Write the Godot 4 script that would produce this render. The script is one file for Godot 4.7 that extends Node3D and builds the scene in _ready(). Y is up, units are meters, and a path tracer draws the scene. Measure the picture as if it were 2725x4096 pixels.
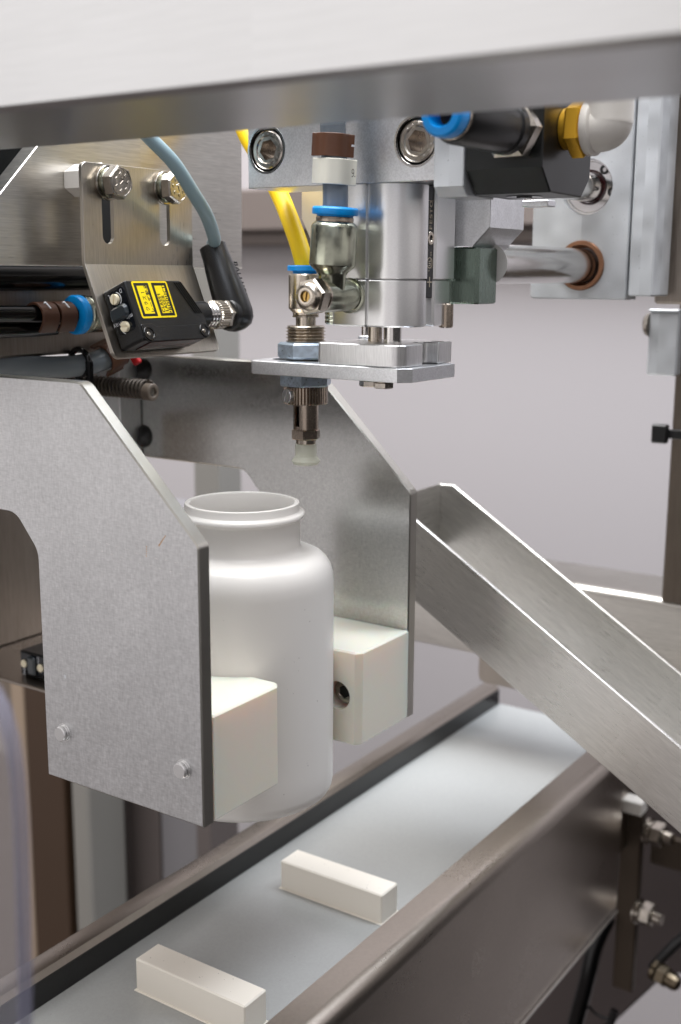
extends Node3D
# Lengths in the builders are millimetres; meshes are written out in metres.

var M := {}
var rng := RandomNumberGenerator.new()

# ------------------------------------------------------------------ mesh builder
class MB:
	var v := PackedVector3Array()
	var n := PackedVector3Array()
	var xf := Transform3D()
	var caps := true
	var sides := true

	func tri(a: Vector3, b: Vector3, c: Vector3, na: Vector3, nb: Vector3, nc: Vector3) -> void:
		var g := (b - a).cross(c - a)
		if g.length_squared() < 1e-14:
			return
		var flip := g.dot(na + nb + nc) < 0.0
		for k in ([0, 1, 2] if flip else [0, 2, 1]):
			v.append(xf * ([a, b, c][k] as Vector3))
			n.append((xf.basis * ([na, nb, nc][k] as Vector3)).normalized())

	func quad(a: Vector3, b: Vector3, c: Vector3, d: Vector3, nn: Vector3) -> void:
		tri(a, b, c, nn, nn, nn)
		tri(a, c, d, nn, nn, nn)

	func quadn(a: Vector3, b: Vector3, c: Vector3, d: Vector3, na: Vector3, nb: Vector3, nc: Vector3, nd: Vector3) -> void:
		tri(a, b, c, na, nb, nc)
		tri(a, c, d, na, nc, nd)

	func to3(axis: String, p: Vector2, w: float) -> Vector3:
		if axis == "z":
			return Vector3(p.x, p.y, w)
		if axis == "y":
			return Vector3(p.x, w, p.y)
		return Vector3(w, p.y, p.x)

	func oriented(p: PackedVector2Array) -> PackedVector2Array:
		var a := 0.0
		for i in p.size():
			a += p[i].cross(p[(i + 1) % p.size()])
		var q := p.duplicate()
		if a < 0.0:
			q.reverse()
		return q

	func inset(p: PackedVector2Array, d: float) -> PackedVector2Array:
		var q := PackedVector2Array()
		var c := p.size()
		for i in c:
			var e0 := (p[i] - p[(i + c - 1) % c]).normalized()
			var e1 := (p[(i + 1) % c] - p[i]).normalized()
			var n0 := Vector2(-e0.y, e0.x)
			var n1 := Vector2(-e1.y, e1.x)
			var m := (n0 + n1)
			var k := maxf(m.length_squared() * 0.5, 0.3)
			q.append(p[i] + m * (d / k))
		return q

	func prism(axis: String, poly: PackedVector2Array, w0: float, w1: float, bev := 0.0, holes := [], sharp := 32.0) -> void:
		var p := oriented(poly)
		var lo := minf(w0, w1)
		var hi := maxf(w0, w1)
		var c := p.size()
		var nin := PackedVector2Array()
		var nout := PackedVector2Array()
		for i in c:
			var e0 := (p[i] - p[(i + c - 1) % c]).normalized()
			var e1 := (p[(i + 1) % c] - p[i]).normalized()
			var a := Vector2(e0.y, -e0.x)
			var b := Vector2(e1.y, -e1.x)
			if a.dot(b) > cos(deg_to_rad(sharp)):
				var m := (a + b).normalized()
				a = m
				b = m
			nin.append(a)
			nout.append(b)
		var q := inset(p, bev) if bev > 0.0 else p
		var wd := to3(axis, Vector2.ZERO, 1.0)
		for i in (c if sides else 0):
			var j := (i + 1) % c
			var na := to3(axis, nout[i], 0.0)
			var nb := to3(axis, nin[j], 0.0)
			quadn(to3(axis, p[i], lo + bev), to3(axis, p[j], lo + bev), to3(axis, p[j], hi - bev), to3(axis, p[i], hi - bev), na, nb, nb, na)
			if bev > 0.0:
				quadn(to3(axis, p[i], lo + bev), to3(axis, p[j], lo + bev), to3(axis, q[j], lo), to3(axis, q[i], lo), na - wd, nb - wd, nb - wd, na - wd)
				quadn(to3(axis, p[i], hi - bev), to3(axis, p[j], hi - bev), to3(axis, q[j], hi), to3(axis, q[i], hi), na + wd, nb + wd, nb + wd, na + wd)
		if not caps:
			return
		var flat := q.duplicate()
		for h in holes:
			var ho := oriented(h)
			ho.reverse()
			var hc := ho.size()
			for i in hc:
				var e := (ho[(i + 1) % hc] - ho[i]).normalized()
				var e2 := (ho[(i + 2) % hc] - ho[(i + 1) % hc]).normalized()
				var e0 := (ho[i] - ho[(i + hc - 1) % hc]).normalized()
				var na2 := Vector2(e.y + e0.y, -e.x - e0.x).normalized()
				var nb2 := Vector2(e.y + e2.y, -e.x - e2.x).normalized()
				quadn(to3(axis, ho[i], lo), to3(axis, ho[(i + 1) % hc], lo), to3(axis, ho[(i + 1) % hc], hi), to3(axis, ho[i], hi), to3(axis, na2, 0), to3(axis, nb2, 0), to3(axis, nb2, 0), to3(axis, na2, 0))
			var bi := 0
			var bj := 0
			var bd := 1e20
			for i in flat.size():
				for j in hc:
					var dd: float = flat[i].distance_squared_to(ho[j])
					if dd < bd:
						bd = dd
						bi = i
						bj = j
			var dirn := (ho[bj] - flat[bi]).normalized()
			var off := Vector2(-dirn.y, dirn.x) * 0.003
			var out := PackedVector2Array()
			for i in bi:
				out.append(flat[i])
			out.append(flat[bi] + off)
			for k in hc:
				out.append(ho[(bj + k) % hc] - (-off if k == 0 else Vector2.ZERO))
			out.append(ho[bj] - off)
			out.append(flat[bi] - off)
			for i in range(bi + 1, flat.size()):
				out.append(flat[i])
			flat = out
		var idx := Geometry2D.triangulate_polygon(flat)
		if idx.is_empty() and holes.is_empty():
			idx = Geometry2D.triangulate_polygon(p)
		if idx.is_empty():
			print("triangulation failed ", axis, " ", flat.size())
		for i in range(0, idx.size(), 3):
			tri(to3(axis, flat[idx[i]], lo), to3(axis, flat[idx[i + 1]], lo), to3(axis, flat[idx[i + 2]], lo), -wd, -wd, -wd)
			tri(to3(axis, flat[idx[i]], hi), to3(axis, flat[idx[i + 1]], hi), to3(axis, flat[idx[i + 2]], hi), wd, wd, wd)

	func box(x0: float, x1: float, y0: float, y1: float, z0: float, z1: float, b := 0.0) -> void:
		var lo := Vector3(minf(x0, x1), minf(y0, y1), minf(z0, z1))
		var hi := Vector3(maxf(x0, x1), maxf(y0, y1), maxf(z0, z1))
		var s := [lo, hi]
		for ax in 3:
			var u := (ax + 1) % 3
			var w := (ax + 2) % 3
			for side in 2:
				var nn := Vector3.ZERO
				nn[ax] = -1.0 if side == 0 else 1.0
				var c := []
				for k in [[0, 0], [1, 0], [1, 1], [0, 1]]:
					var p := Vector3.ZERO
					p[ax] = s[side][ax]
					p[u] = s[k[0]][u] + (b if k[0] == 0 else -b)
					p[w] = s[k[1]][w] + (b if k[1] == 0 else -b)
					c.append(p)
				quad(c[0], c[1], c[2], c[3], nn)
		if b <= 0.0:
			return
		for ax in 3:
			var u := (ax + 1) % 3
			var w := (ax + 2) % 3
			for su in 2:
				for sw in 2:
					var nu := Vector3.ZERO
					nu[u] = -1.0 if su == 0 else 1.0
					var nw := Vector3.ZERO
					nw[w] = -1.0 if sw == 0 else 1.0
					var p0 := Vector3.ZERO
					p0[ax] = lo[ax] + b
					p0[u] = s[su][u]
					p0[w] = s[sw][w]
					var p1 := p0
					p1[ax] = hi[ax] - b
					quad(p0 - nw * b, p1 - nw * b, p1 - nu * b, p0 - nu * b, (nu + nw).normalized())
		for sx in 2:
			for sy in 2:
				for sz in 2:
					var d := Vector3(-1.0 if sx == 0 else 1.0, -1.0 if sy == 0 else 1.0, -1.0 if sz == 0 else 1.0)
					var p := Vector3(s[sx].x, s[sy].y, s[sz].z)
					var nn := d.normalized()
					tri(p - Vector3(0, d.y, d.z) * b, p - Vector3(d.x, 0, d.z) * b, p - Vector3(d.x, d.y, 0) * b, nn, nn, nn)

	func lathe(prof: Array, segs := 48, sharp := 30.0, a0 := 0.0, a1 := TAU) -> void:
		var c := prof.size()
		var nrm := []
		for i in c - 1:
			var t: Vector2 = prof[i + 1] - prof[i]
			nrm.append(Vector2(t.y, -t.x).normalized())
		for i in c - 1:
			var na: Vector2 = nrm[i]
			var nb: Vector2 = nrm[i]
			if i > 0 and nrm[i - 1].dot(nrm[i]) > cos(deg_to_rad(sharp)):
				na = (nrm[i - 1] + nrm[i]).normalized()
			if i < c - 2 and nrm[i + 1].dot(nrm[i]) > cos(deg_to_rad(sharp)):
				nb = (nrm[i + 1] + nrm[i]).normalized()
			var p: Vector2 = prof[i]
			var q: Vector2 = prof[i + 1]
			for s in segs:
				var t0 := a0 + (a1 - a0) * s / segs
				var t1 := a0 + (a1 - a0) * (s + 1) / segs
				var d0 := Vector3(cos(t0), 0, sin(t0))
				var d1 := Vector3(cos(t1), 0, sin(t1))
				var up := Vector3.UP
				quadn(d0 * p.x + up * p.y, d1 * p.x + up * p.y, d1 * q.x + up * q.y, d0 * q.x + up * q.y, d0 * na.x + up * na.y, d1 * na.x + up * na.y, d1 * nb.x + up * nb.y, d0 * nb.x + up * nb.y)

	func cyl(r: float, h0: float, h1: float, b := 0.0, segs := 40) -> void:
		lathe([Vector2(0, h0), Vector2(r - b, h0), Vector2(r, h0 + b), Vector2(r, h1 - b), Vector2(r - b, h1), Vector2(0, h1)] if b > 0.0 else [Vector2(0, h0), Vector2(r, h0), Vector2(r, h1), Vector2(0, h1)], segs)

	func ring(r0: float, r1: float, h0: float, h1: float, b := 0.0, segs := 40) -> void:
		lathe([Vector2(r0, h0), Vector2(r1 - b, h0), Vector2(r1, h0 + b), Vector2(r1, h1 - b), Vector2(r1 - b, h1), Vector2(r0 + b, h1), Vector2(r0, h1 - b), Vector2(r0, h0)], segs)

	func hexa(rc: float, h0: float, h1: float, b := 0.3, rot := 0.0) -> void:
		var p := PackedVector2Array()
		for k in 6:
			p.append(Vector2.from_angle(rot + TAU * k / 6.0) * rc)
		prism("y", p, h0, h1, b)

	func tube(pts: Array, r: float, segs := 16, smooth := true, r_end := -1.0) -> void:
		var path := []
		if smooth and pts.size() > 2:
			for i in pts.size() - 1:
				var p0: Vector3 = pts[maxi(i - 1, 0)]
				var p1: Vector3 = pts[i]
				var p2: Vector3 = pts[i + 1]
				var p3: Vector3 = pts[mini(i + 2, pts.size() - 1)]
				for k in 8:
					path.append(p1.cubic_interpolate(p2, p0, p3, k / 8.0))
			path.append(pts[-1])
		else:
			path = pts
		var side := Vector3.ZERO
		var last := []
		for i in path.size():
			var d: Vector3 = (path[mini(i + 1, path.size() - 1)] - path[maxi(i - 1, 0)]).normalized()
			if i == 0:
				side = d.cross(Vector3.UP if absf(d.y) < 0.9 else Vector3.RIGHT).normalized()
			side = (side - d * side.dot(d)).normalized()
			var up := d.cross(side)
			var rr := r if r_end < 0.0 else lerpf(r, r_end, float(i) / (path.size() - 1))
			var rg := []
			for s in segs:
				var a := TAU * s / segs
				var o := side * cos(a) + up * sin(a)
				rg.append([path[i] + o * rr, o])
			if i > 0:
				for s in segs:
					var t := (s + 1) % segs
					quadn(last[s][0], last[t][0], rg[t][0], rg[s][0], last[s][1], last[t][1], rg[t][1], rg[s][1])
			if i == 0 or i == path.size() - 1:
				for s in range(1, segs - 1):
					var nn := -d if i == 0 else d
					tri(rg[0][0], rg[s][0], rg[s + 1][0], nn, nn, nn)
			last = rg

	func mesh(base: Vector3) -> ArrayMesh:
		var p := PackedVector3Array()
		p.resize(v.size())
		for i in v.size():
			p[i] = (v[i] - base) * 0.001
		var a := []
		a.resize(Mesh.ARRAY_MAX)
		a[Mesh.ARRAY_VERTEX] = p
		a[Mesh.ARRAY_NORMAL] = n
		var m := ArrayMesh.new()
		m.add_surface_from_arrays(Mesh.PRIMITIVE_TRIANGLES, a)
		return m


# ------------------------------------------------------------------ scene helpers
func V(x: float, y: float, z: float) -> Vector3:
	return Vector3(x, y, z)

func P2(a: Array) -> PackedVector2Array:
	var p := PackedVector2Array()
	for i in range(0, a.size(), 2):
		p.append(Vector2(a[i], a[i + 1]))
	return p

func circ(cx: float, cy: float, r: float, segs := 40) -> PackedVector2Array:
	var p := PackedVector2Array()
	for k in segs:
		p.append(Vector2(cx, cy) + Vector2.from_angle(TAU * k / segs) * r)
	return p

func stadium(cx: float, y0: float, y1: float, r: float) -> PackedVector2Array:   # upright slot
	var p := PackedVector2Array()
	for k in 13:
		p.append(Vector2(cx, y1) + Vector2.from_angle(PI * k / 12) * r)
	for k in 13:
		p.append(Vector2(cx, y0) + Vector2.from_angle(PI + PI * k / 12) * r)
	return p

func fillet(a: Array, radii) -> PackedVector2Array:   # polygon with rounded corners
	var src := P2(a)
	var out := PackedVector2Array()
	var c := src.size()
	for i in c:
		var r: float = radii[i] if radii is Array else radii
		var p := src[i]
		var d0 := (src[(i + c - 1) % c] - p).normalized()
		var d1 := (src[(i + 1) % c] - p).normalized()
		if r <= 0.0:
			out.append(p)
			continue
		var half := absf(d0.angle_to(d1)) / 2.0
		var t := r / tan(half)
		var ctr := p + (d0 + d1).normalized() * (r / sin(half))
		var s := p + d0 * t - ctr
		var e := p + d1 * t - ctr
		var sweep := s.angle_to(e)
		var k := maxi(3, int(absf(sweep) / 0.16))
		for j in k + 1:
			out.append(ctr + s.rotated(sweep * j / k))
	return out

func along(o: Vector3, d: Vector3, spin := 0.0) -> Transform3D:   # local Y runs along d
	var y := d.normalized()
	var x := y.cross(Vector3.BACK if absf(y.z) < 0.9 else Vector3.RIGHT).normalized()
	var b := Basis(x, y, x.cross(y))
	return Transform3D(b * Basis(Vector3.UP, spin), o)

func thing(called: String, label: String, category: String, base: Vector3, group := "") -> Node3D:
	var o := Node3D.new()
	o.name = called
	add_child(o, true)
	o.position = base * 0.001
	o.set_meta("label", label)
	o.set_meta("category", category)
	if group:
		o.set_meta("group", group)
	return o

func part(called: String, mb: MB, mat: Material, parent: Node3D) -> MeshInstance3D:
	var o := MeshInstance3D.new()
	o.name = called
	var base := Vector3.ZERO
	var q: Node = parent
	while q is Node3D and q != self:
		base += q.position * 1000.0
		q = q.get_parent()
	o.mesh = mb.mesh(base)
	o.material_override = null
	o.mesh.surface_set_material(0, mat)
	parent.add_child(o, true)
	return o

func solo(called: String, mb: MB, mat: Material, label: String, category: String, base: Vector3, group := "") -> MeshInstance3D:
	var o := MeshInstance3D.new()
	o.name = called
	o.mesh = mb.mesh(base)
	o.mesh.surface_set_material(0, mat)
	add_child(o, true)
	o.position = base * 0.001
	o.set_meta("label", label)
	o.set_meta("category", category)
	if group:
		o.set_meta("group", group)
	return o

func letters(called: String, text: String, h: float, at: Vector3, xdir: Vector3, ydir: Vector3, mat: Material, parent: Node3D, stretch := 1.0, bold := false) -> void:
	var t := TextMesh.new()
	t.text = text
	var f := SystemFont.new()
	f.font_names = PackedStringArray(["Droid Sans"])
	if bold:
		f.font_weight = 700
	t.font = f
	t.font_size = 64
	t.pixel_size = 0.001
	t.depth = 0.001
	t.curve_step = 2.0
	t.horizontal_alignment = HORIZONTAL_ALIGNMENT_CENTER
	t.vertical_alignment = VERTICAL_ALIGNMENT_CENTER
	t.material = mat
	var o := MeshInstance3D.new()
	o.name = called
	o.mesh = t
	parent.add_child(o, true)
	var x := xdir.normalized()
	var y := ydir.normalized()
	var k := h * 0.001 / maxf(t.get_aabb().size.y, 0.0001)
	o.transform = Transform3D(Basis(x * stretch * k, y * k, x.cross(y) * 0.03), (at - parent.position * 1000.0) * 0.001)

# ------------------------------------------------------------------ textures and materials
func noise_image(w: int, h: int, lo: float, hi: float, to_w: int, to_h: int) -> Image:
	var d := PackedByteArray()
	d.resize(w * h)
	for i in w * h:
		d[i] = int(255.0 * clampf(rng.randf_range(lo, hi), 0.0, 1.0))
	var im := Image.create_from_data(w, h, false, Image.FORMAT_L8, d)
	im.resize(to_w, to_h, Image.INTERPOLATE_CUBIC)
	return im

func mixed(a: Image, b: Image, k: float) -> Image:
	var da := a.get_data()
	var db := b.get_data()
	for i in da.size():
		da[i] = int(clampf(da[i] * (1.0 - k) + db[i] * k, 0, 255))
	return Image.create_from_data(a.get_width(), a.get_height(), false, Image.FORMAT_L8, da)

func tex(im: Image) -> ImageTexture:
	return ImageTexture.create_from_image(im)

func mat(c: Color, rough: float, metal := 0.0) -> StandardMaterial3D:
	var m := StandardMaterial3D.new()
	m.albedo_color = c
	m.roughness = rough
	m.metallic = metal
	return m

func grained(c: Color, rough: float, metal: float, t: Texture2D, rt: Texture2D, s: float, bump := 0.0) -> StandardMaterial3D:
	var m := mat(c, rough, metal)
	m.uv1_triplanar = true
	m.uv1_triplanar_sharpness = 8.0
	m.uv1_scale = Vector3(s, s, s)
	if t:
		m.albedo_texture = t
	if rt:
		m.roughness_texture = rt
	if bump > 0.0:
		m.heightmap_enabled = true
		m.heightmap_texture = rt if rt else t
		m.heightmap_scale = bump
	return m

func make_materials() -> void:
	rng.seed = 7
	# long horizontal / upright brushing, cross-rolled sheet, fine speckle, soft smudges
	var long_h := noise_image(10, 512, 0.5, 1.0, 512, 512)
	var fine_h := noise_image(40, 512, 0.5, 1.0, 512, 512)
	var long_v := noise_image(512, 10, 0.5, 1.0, 512, 512)
	var fine_v := noise_image(512, 40, 0.5, 1.0, 512, 512)
	var smudge := noise_image(9, 9, 0.35, 1.0, 512, 512)
	var smudge2 := noise_image(24, 24, 0.4, 1.0, 512, 512)
	var speck := noise_image(512, 512, 0.3, 1.0, 512, 512)
	var speck2 := noise_image(200, 200, 0.4, 1.0, 512, 512)
	var brush_h := mixed(long_h, fine_h, 0.5)
	var brush_v := mixed(long_v, fine_v, 0.5)
	var weave_h := noise_image(100, 512, 0.35, 1.0, 512, 512)
	var weave_v := noise_image(512, 90, 0.35, 1.0, 512, 512)
	var weave := mixed(mixed(weave_h, weave_v, 0.5), speck2, 0.25)
	# albedo maps are kept light with little contrast; roughness maps carry the grain
	var white := noise_image(8, 8, 1.0, 1.0, 512, 512)
	var t_bh := tex(mixed(brush_h, white, 0.75))
	var t_bv := tex(mixed(brush_v, white, 0.75))
	var r_bh := tex(mixed(mixed(brush_h, smudge, 0.25), white, 0.5))
	var r_bv := tex(mixed(mixed(brush_v, smudge, 0.25), white, 0.5))
	var t_wv := tex(mixed(mixed(weave, smudge, 0.12), white, 0.7))
	var r_wv := tex(mixed(weave, white, 0.6))
	var t_sp := tex(mixed(mixed(speck2, smudge2, 0.3), white, 0.82))
	var r_sp := tex(mixed(mixed(speck2, speck, 0.4), white, 0.3))
	var t_sm := tex(mixed(mixed(smudge, smudge2, 0.4), white, 0.7))
	var r_sm := tex(mixed(mixed(smudge2, speck2, 0.3), white, 0.3))

	var r_al := tex(mixed(speck2, white, 0.7))
	var t_belt := tex(mixed(mixed(speck2, speck, 0.5), white, 0.93))
	var r_rail := tex(mixed(mixed(smudge, speck, 0.35), white, 0.7))
	var t_beam := tex(mixed(brush_h, white, 0.9))
	var t_pl := tex(mixed(mixed(smudge, smudge2, 0.5), white, 0.93))
	var r_pl := tex(mixed(smudge, white, 0.8))
	M.brushed = grained(Color(0.87, 0.855, 0.83), 0.36, 1.0, t_bh, r_bh, 9.0)
	M.brushed_up = grained(Color(0.82, 0.79, 0.745), 0.36, 1.0, t_bv, r_bv, 11.0)
	M.chute = grained(Color(0.92, 0.912, 0.895), 0.34, 1.0, t_bh, r_bh, 10.0)
	M.rail = grained(Color(0.70, 0.665, 0.63), 0.33, 1.0, t_belt, r_rail, 5.0)
	M.frame = grained(Color(0.66, 0.62, 0.58), 0.45, 1.0, t_bv, r_bv, 6.0)
	M.beam = grained(Color(0.77, 0.77, 0.775), 0.38, 1.0, t_beam, r_bh, 4.0)
	M.sheet = grained(Color(0.89, 0.89, 0.895), 0.5, 1.0, t_wv, r_wv, 7.5)
	M.sheet_edge = mat(Color(0.80, 0.79, 0.76), 0.3, 1.0)
	M.sheet_smooth = grained(Color(0.80, 0.80, 0.79), 0.27, 1.0, t_wv, r_sp, 9.0)
	M.alu = grained(Color(0.95, 0.955, 0.965), 0.4, 1.0, t_sp, r_al, 14.0)
	M.alu_up = grained(Color(0.945, 0.945, 0.945), 0.38, 1.0, t_bv, r_bv, 14.0)
	M.alu_light = grained(Color(0.88, 0.895, 0.91), 0.45, 0.4, t_sm, r_sp, 10.0)
	M.gunmetal = grained(Color(0.52, 0.58, 0.54), 0.32, 1.0, t_bv, r_bv, 16.0)
	M.alu_col = grained(Color(0.94, 0.94, 0.94), 0.3, 1.0, t_belt, null, 20.0)
	M.chrome = mat(Color(0.86, 0.85, 0.84), 0.12, 1.0)
	M.shaft = grained(Color(0.80, 0.79, 0.78), 0.24, 1.0, null, r_sm, 12.0)
	M.steel = grained(Color(0.78, 0.75, 0.71), 0.28, 1.0, t_sm, r_sm, 60.0)
	M.nickel = grained(Color(0.82, 0.78, 0.725), 0.28, 1.0, t_bh, r_bh, 60.0)
	M.nickel_dark = grained(Color(0.71, 0.655, 0.60), 0.3, 1.0, t_bv, r_bv, 60.0)
	M.zinc = grained(Color(0.80, 0.86, 0.92), 0.42, 0.8, t_sm, r_sm, 70.0)
	M.passivated = grained(Color(0.74, 0.75, 0.68), 0.27, 1.0, t_sm, r_sm, 45.0)
	M.brass = mat(Color(0.78, 0.64, 0.38), 0.3, 1.0)
	M.dull_brass = mat(Color(0.42, 0.38, 0.32), 0.3, 1.0)
	M.gold = mat(Color(0.86, 0.66, 0.20), 0.38, 0.75)
	M.bronze = mat(Color(0.62, 0.46, 0.36), 0.36, 1.0)
	M.bottle = mat(Color(0.965, 0.955, 0.94), 0.3)
	M.bottle.backlight_enabled = true
	M.bottle.backlight = Color(0.55, 0.54, 0.52)
	M.bottle.specular_mode = BaseMaterial3D.SPECULAR_SCHLICK_GGX
	M.pom = mat(Color(0.93, 0.91, 0.855), 0.22)
	M.pom.subsurf_scatter_enabled = true
	M.pom.subsurf_scatter_strength = 0.3
	M.cleat = mat(Color(0.93, 0.905, 0.86), 0.5)
	M.belt = grained(Color(0.655, 0.66, 0.655), 0.25, 0.0, t_belt, null, 7.0)
	M.silicone = mat(Color(0.98, 0.99, 0.95, 0.7), 0.3)
	M.silicone.transparency = BaseMaterial3D.TRANSPARENCY_ALPHA
	M.silicone.backlight_enabled = true
	M.silicone.backlight = Color(0.95, 0.95, 0.9)
	M.blue = mat(Color(0.0, 0.60, 0.93), 0.35)
	M.yellow = mat(Color(1.0, 0.86, 0.0), 0.5)
	M.yellow.backlight_enabled = true
	M.yellow.backlight = Color(0.6, 0.5, 0.0)
	M.grey_hose = mat(Color(0.47, 0.50, 0.52), 0.22)
	M.clear_hose = mat(Color(0.40, 0.43, 0.46), 0.16)
	M.cable = mat(Color(0.56, 0.65, 0.68), 0.38)
	M.black = grained(Color(0.085, 0.085, 0.088), 0.42, 0.0, null, r_sp, 40.0)
	M.black_gloss = mat(Color(0.045, 0.045, 0.05), 0.14)
	M.black_alu = mat(Color(0.17, 0.175, 0.175), 0.33, 0.6)
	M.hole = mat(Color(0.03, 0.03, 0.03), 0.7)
	M.brown = grained(Color(0.33, 0.21, 0.15), 0.5, 0.0, null, r_sp, 40.0)
	M.brown_red = mat(Color(0.36, 0.225, 0.15), 0.45)
	M.white_clip = mat(Color(0.88, 0.87, 0.82), 0.5)
	M.white_plastic = mat(Color(0.83, 0.81, 0.78), 0.4)
	M.cream = mat(Color(0.93, 0.89, 0.78), 0.5)
	M.print_white = mat(Color(0.85, 0.86, 0.88), 0.6)
	M.print_grey = mat(Color(0.78, 0.73, 0.64), 0.5)
	M.label_yellow = mat(Color(0.98, 0.87, 0.0), 0.4)
	M.label_black = mat(Color(0.07, 0.07, 0.05), 0.5)
	M.navy = mat(Color(0.06, 0.075, 0.10), 0.12)
	M.dome = mat(Color(0.07, 0.12, 0.15), 0.06)
	M.dome.clearcoat_enabled = true
	M.lens = mat(Color(0.20, 0.05, 0.06), 0.1)
	M.red = mat(Color(0.78, 0.10, 0.12), 0.4)
	M.wall = mat(Color(0.67, 0.65, 0.655), 0.75)
	M.band = mat(Color(0.42, 0.38, 0.36), 0.6)
	M.post_white = mat(Color(0.50, 0.49, 0.47), 0.5)
	M.post_mid = mat(Color(0.47, 0.46, 0.47), 0.5)
	M.post_brown = mat(Color(0.23, 0.16, 0.10), 0.6)
	M.post_dark = mat(Color(0.36, 0.33, 0.32), 0.5)
	M.dark_brown = mat(Color(0.11, 0.10, 0.095), 0.8)
	M.upright = grained(Color(0.50, 0.46, 0.42), 0.5, 1.0, t_bv, r_bv, 6.0)
	M.spring = mat(Color(0.33, 0.30, 0.27), 0.5, 0.5)
	M.tab = mat(Color(0.90, 0.86, 0.79), 0.45, 0.3)
	M.shaft_end = mat(Color(0.86, 0.85, 0.84), 0.6)
	M.leg = mat(Color(0.30, 0.26, 0.22), 0.5, 0.6)
	M.floor = mat(Color(0.30, 0.27, 0.26), 0.6)
	M.dim = mat(Color(0.27, 0.235, 0.23), 0.6)
	M.board = mat(Color(0.42, 0.375, 0.33), 0.6)
	M.post_beige = mat(Color(0.58, 0.51, 0.44), 0.6)
	M.rust = mat(Color(0.80, 0.63, 0.46), 0.8)
	M.hair = mat(Color(0.52, 0.50, 0.47), 0.7)
	M.clear = mat(Color(0.92, 0.93, 1.0, 0.06), 0.03)
	M.clear.transparency = BaseMaterial3D.TRANSPARENCY_ALPHA
	M.clear_edge = mat(Color(0.58, 0.58, 0.66, 0.40), 0.26)
	M.clear_edge.transparency = BaseMaterial3D.TRANSPARENCY_ALPHA
	M.lamp = mat(Color(1, 1, 1), 0.5)
	M.lamp.emission_enabled = true
	M.lamp.emission = Color(1, 0.99, 0.97)
	M.lamp.emission_energy_multiplier = 0.3

# a flat lamp panel: glowing face, housing and an area light of the same size
func lamp_panel(label: String, at: Vector3, towards: Vector3, w: float, h: float, energy: float, color: Color) -> void:
	var t := thing("lamp_panel", label, "lamp", at)
	var d := (towards - at).normalized()
	var up := Vector3.UP if absf(d.y) < 0.9 else Vector3.FORWARD
	t.basis = Basis.looking_at(d, up)
	var fr := MeshInstance3D.new()
	fr.name = "housing"
	var bm := BoxMesh.new()
	bm.size = Vector3(w + 60, h + 60, 60) * 0.001
	fr.mesh = bm
	bm.material = M.white_plastic
	t.add_child(fr)
	fr.position = Vector3(0, 0, 0.032)
	var pn := MeshInstance3D.new()
	pn.name = "lamp_glow"
	var b2 := BoxMesh.new()
	b2.size = Vector3(w, h, 4) * 0.001
	b2.material = M.lamp
	pn.mesh = b2
	t.add_child(pn)
	var l := AreaLight3D.new()
	l.name = "lamp_light"
	l.area_size = Vector2(w, h) * 0.001
	l.light_energy = energy
	l.light_color = color
	l.shadow_enabled = true
	l.set("area_range", 12.0)
	t.add_child(l)
	l.position = Vector3(0, 0, -0.006)

# ------------------------------------------------------------------ the scene
func _ready() -> void:
	make_materials()
	var cam := Camera3D.new()
	cam.name = "camera"
	add_child(cam)
	cam.transform = Transform3D(Basis(V(0.8293838, 0.0052874, -0.5586542), V(-0.1158545, 0.9798461, -0.1627249), V(0.5465347, 0.1996839, 0.8132811)), V(0.23888, 0.07401, 0.29715))
	var lens := CameraAttributesPhysical.new()
	lens.frustum_focal_length = 27.458
	lens.frustum_focus_distance = 0.380
	lens.exposure_aperture = 8.2
	lens.frustum_near = 0.01
	lens.frustum_far = 20.0
	cam.attributes = lens
	cam.fov = 47.2118
	cam.near = 0.01
	cam.far = 20.0
	cam.current = true
	var we := WorldEnvironment.new()
	we.name = "surroundings"
	var env := Environment.new()
	env.background_mode = Environment.BG_COLOR
	env.background_color = Color(0.69, 0.675, 0.675)
	env.background_energy_multiplier = 1.0
	env.tonemap_mode = Environment.TONE_MAPPER_LINEAR
	env.tonemap_exposure = 1.66
	env.sdfgi_enabled = true
	env.ssao_enabled = true
	env.ssil_enabled = true
	we.environment = env
	add_child(we)
	lamp_panel("large bright lamp panel facing the machine from the front left", V(-1000, 610, 1500), V(-80, 120, 0), 1900, 1380, 0.17, Color(1.0, 0.99, 0.98))
	lamp_panel("flat ceiling lamp panel hanging above the machine", V(-100, 1300, 100), V(-60, 0, -60), 1300, 900, 2.6, Color(1.0, 1.0, 1.0))
	lamp_panel("added unseen lamp panel brightening the right of the back wall", V(250, 750, -330), V(-100, -50, -650), 500, 350, 0.7, Color(0.93, 0.96, 1.0))  # added lamp, out of view, for the cool gradient on the wall
	build_background()
	build_conveyor()
	build_chute()
	build_frame()
	build_gripper()
	build_bottle()
	build_left_side()
	build_sensor()
	build_cylinder()
	build_nozzle()
	build_valves()
	build_right_side()
	build_foreground()

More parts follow.
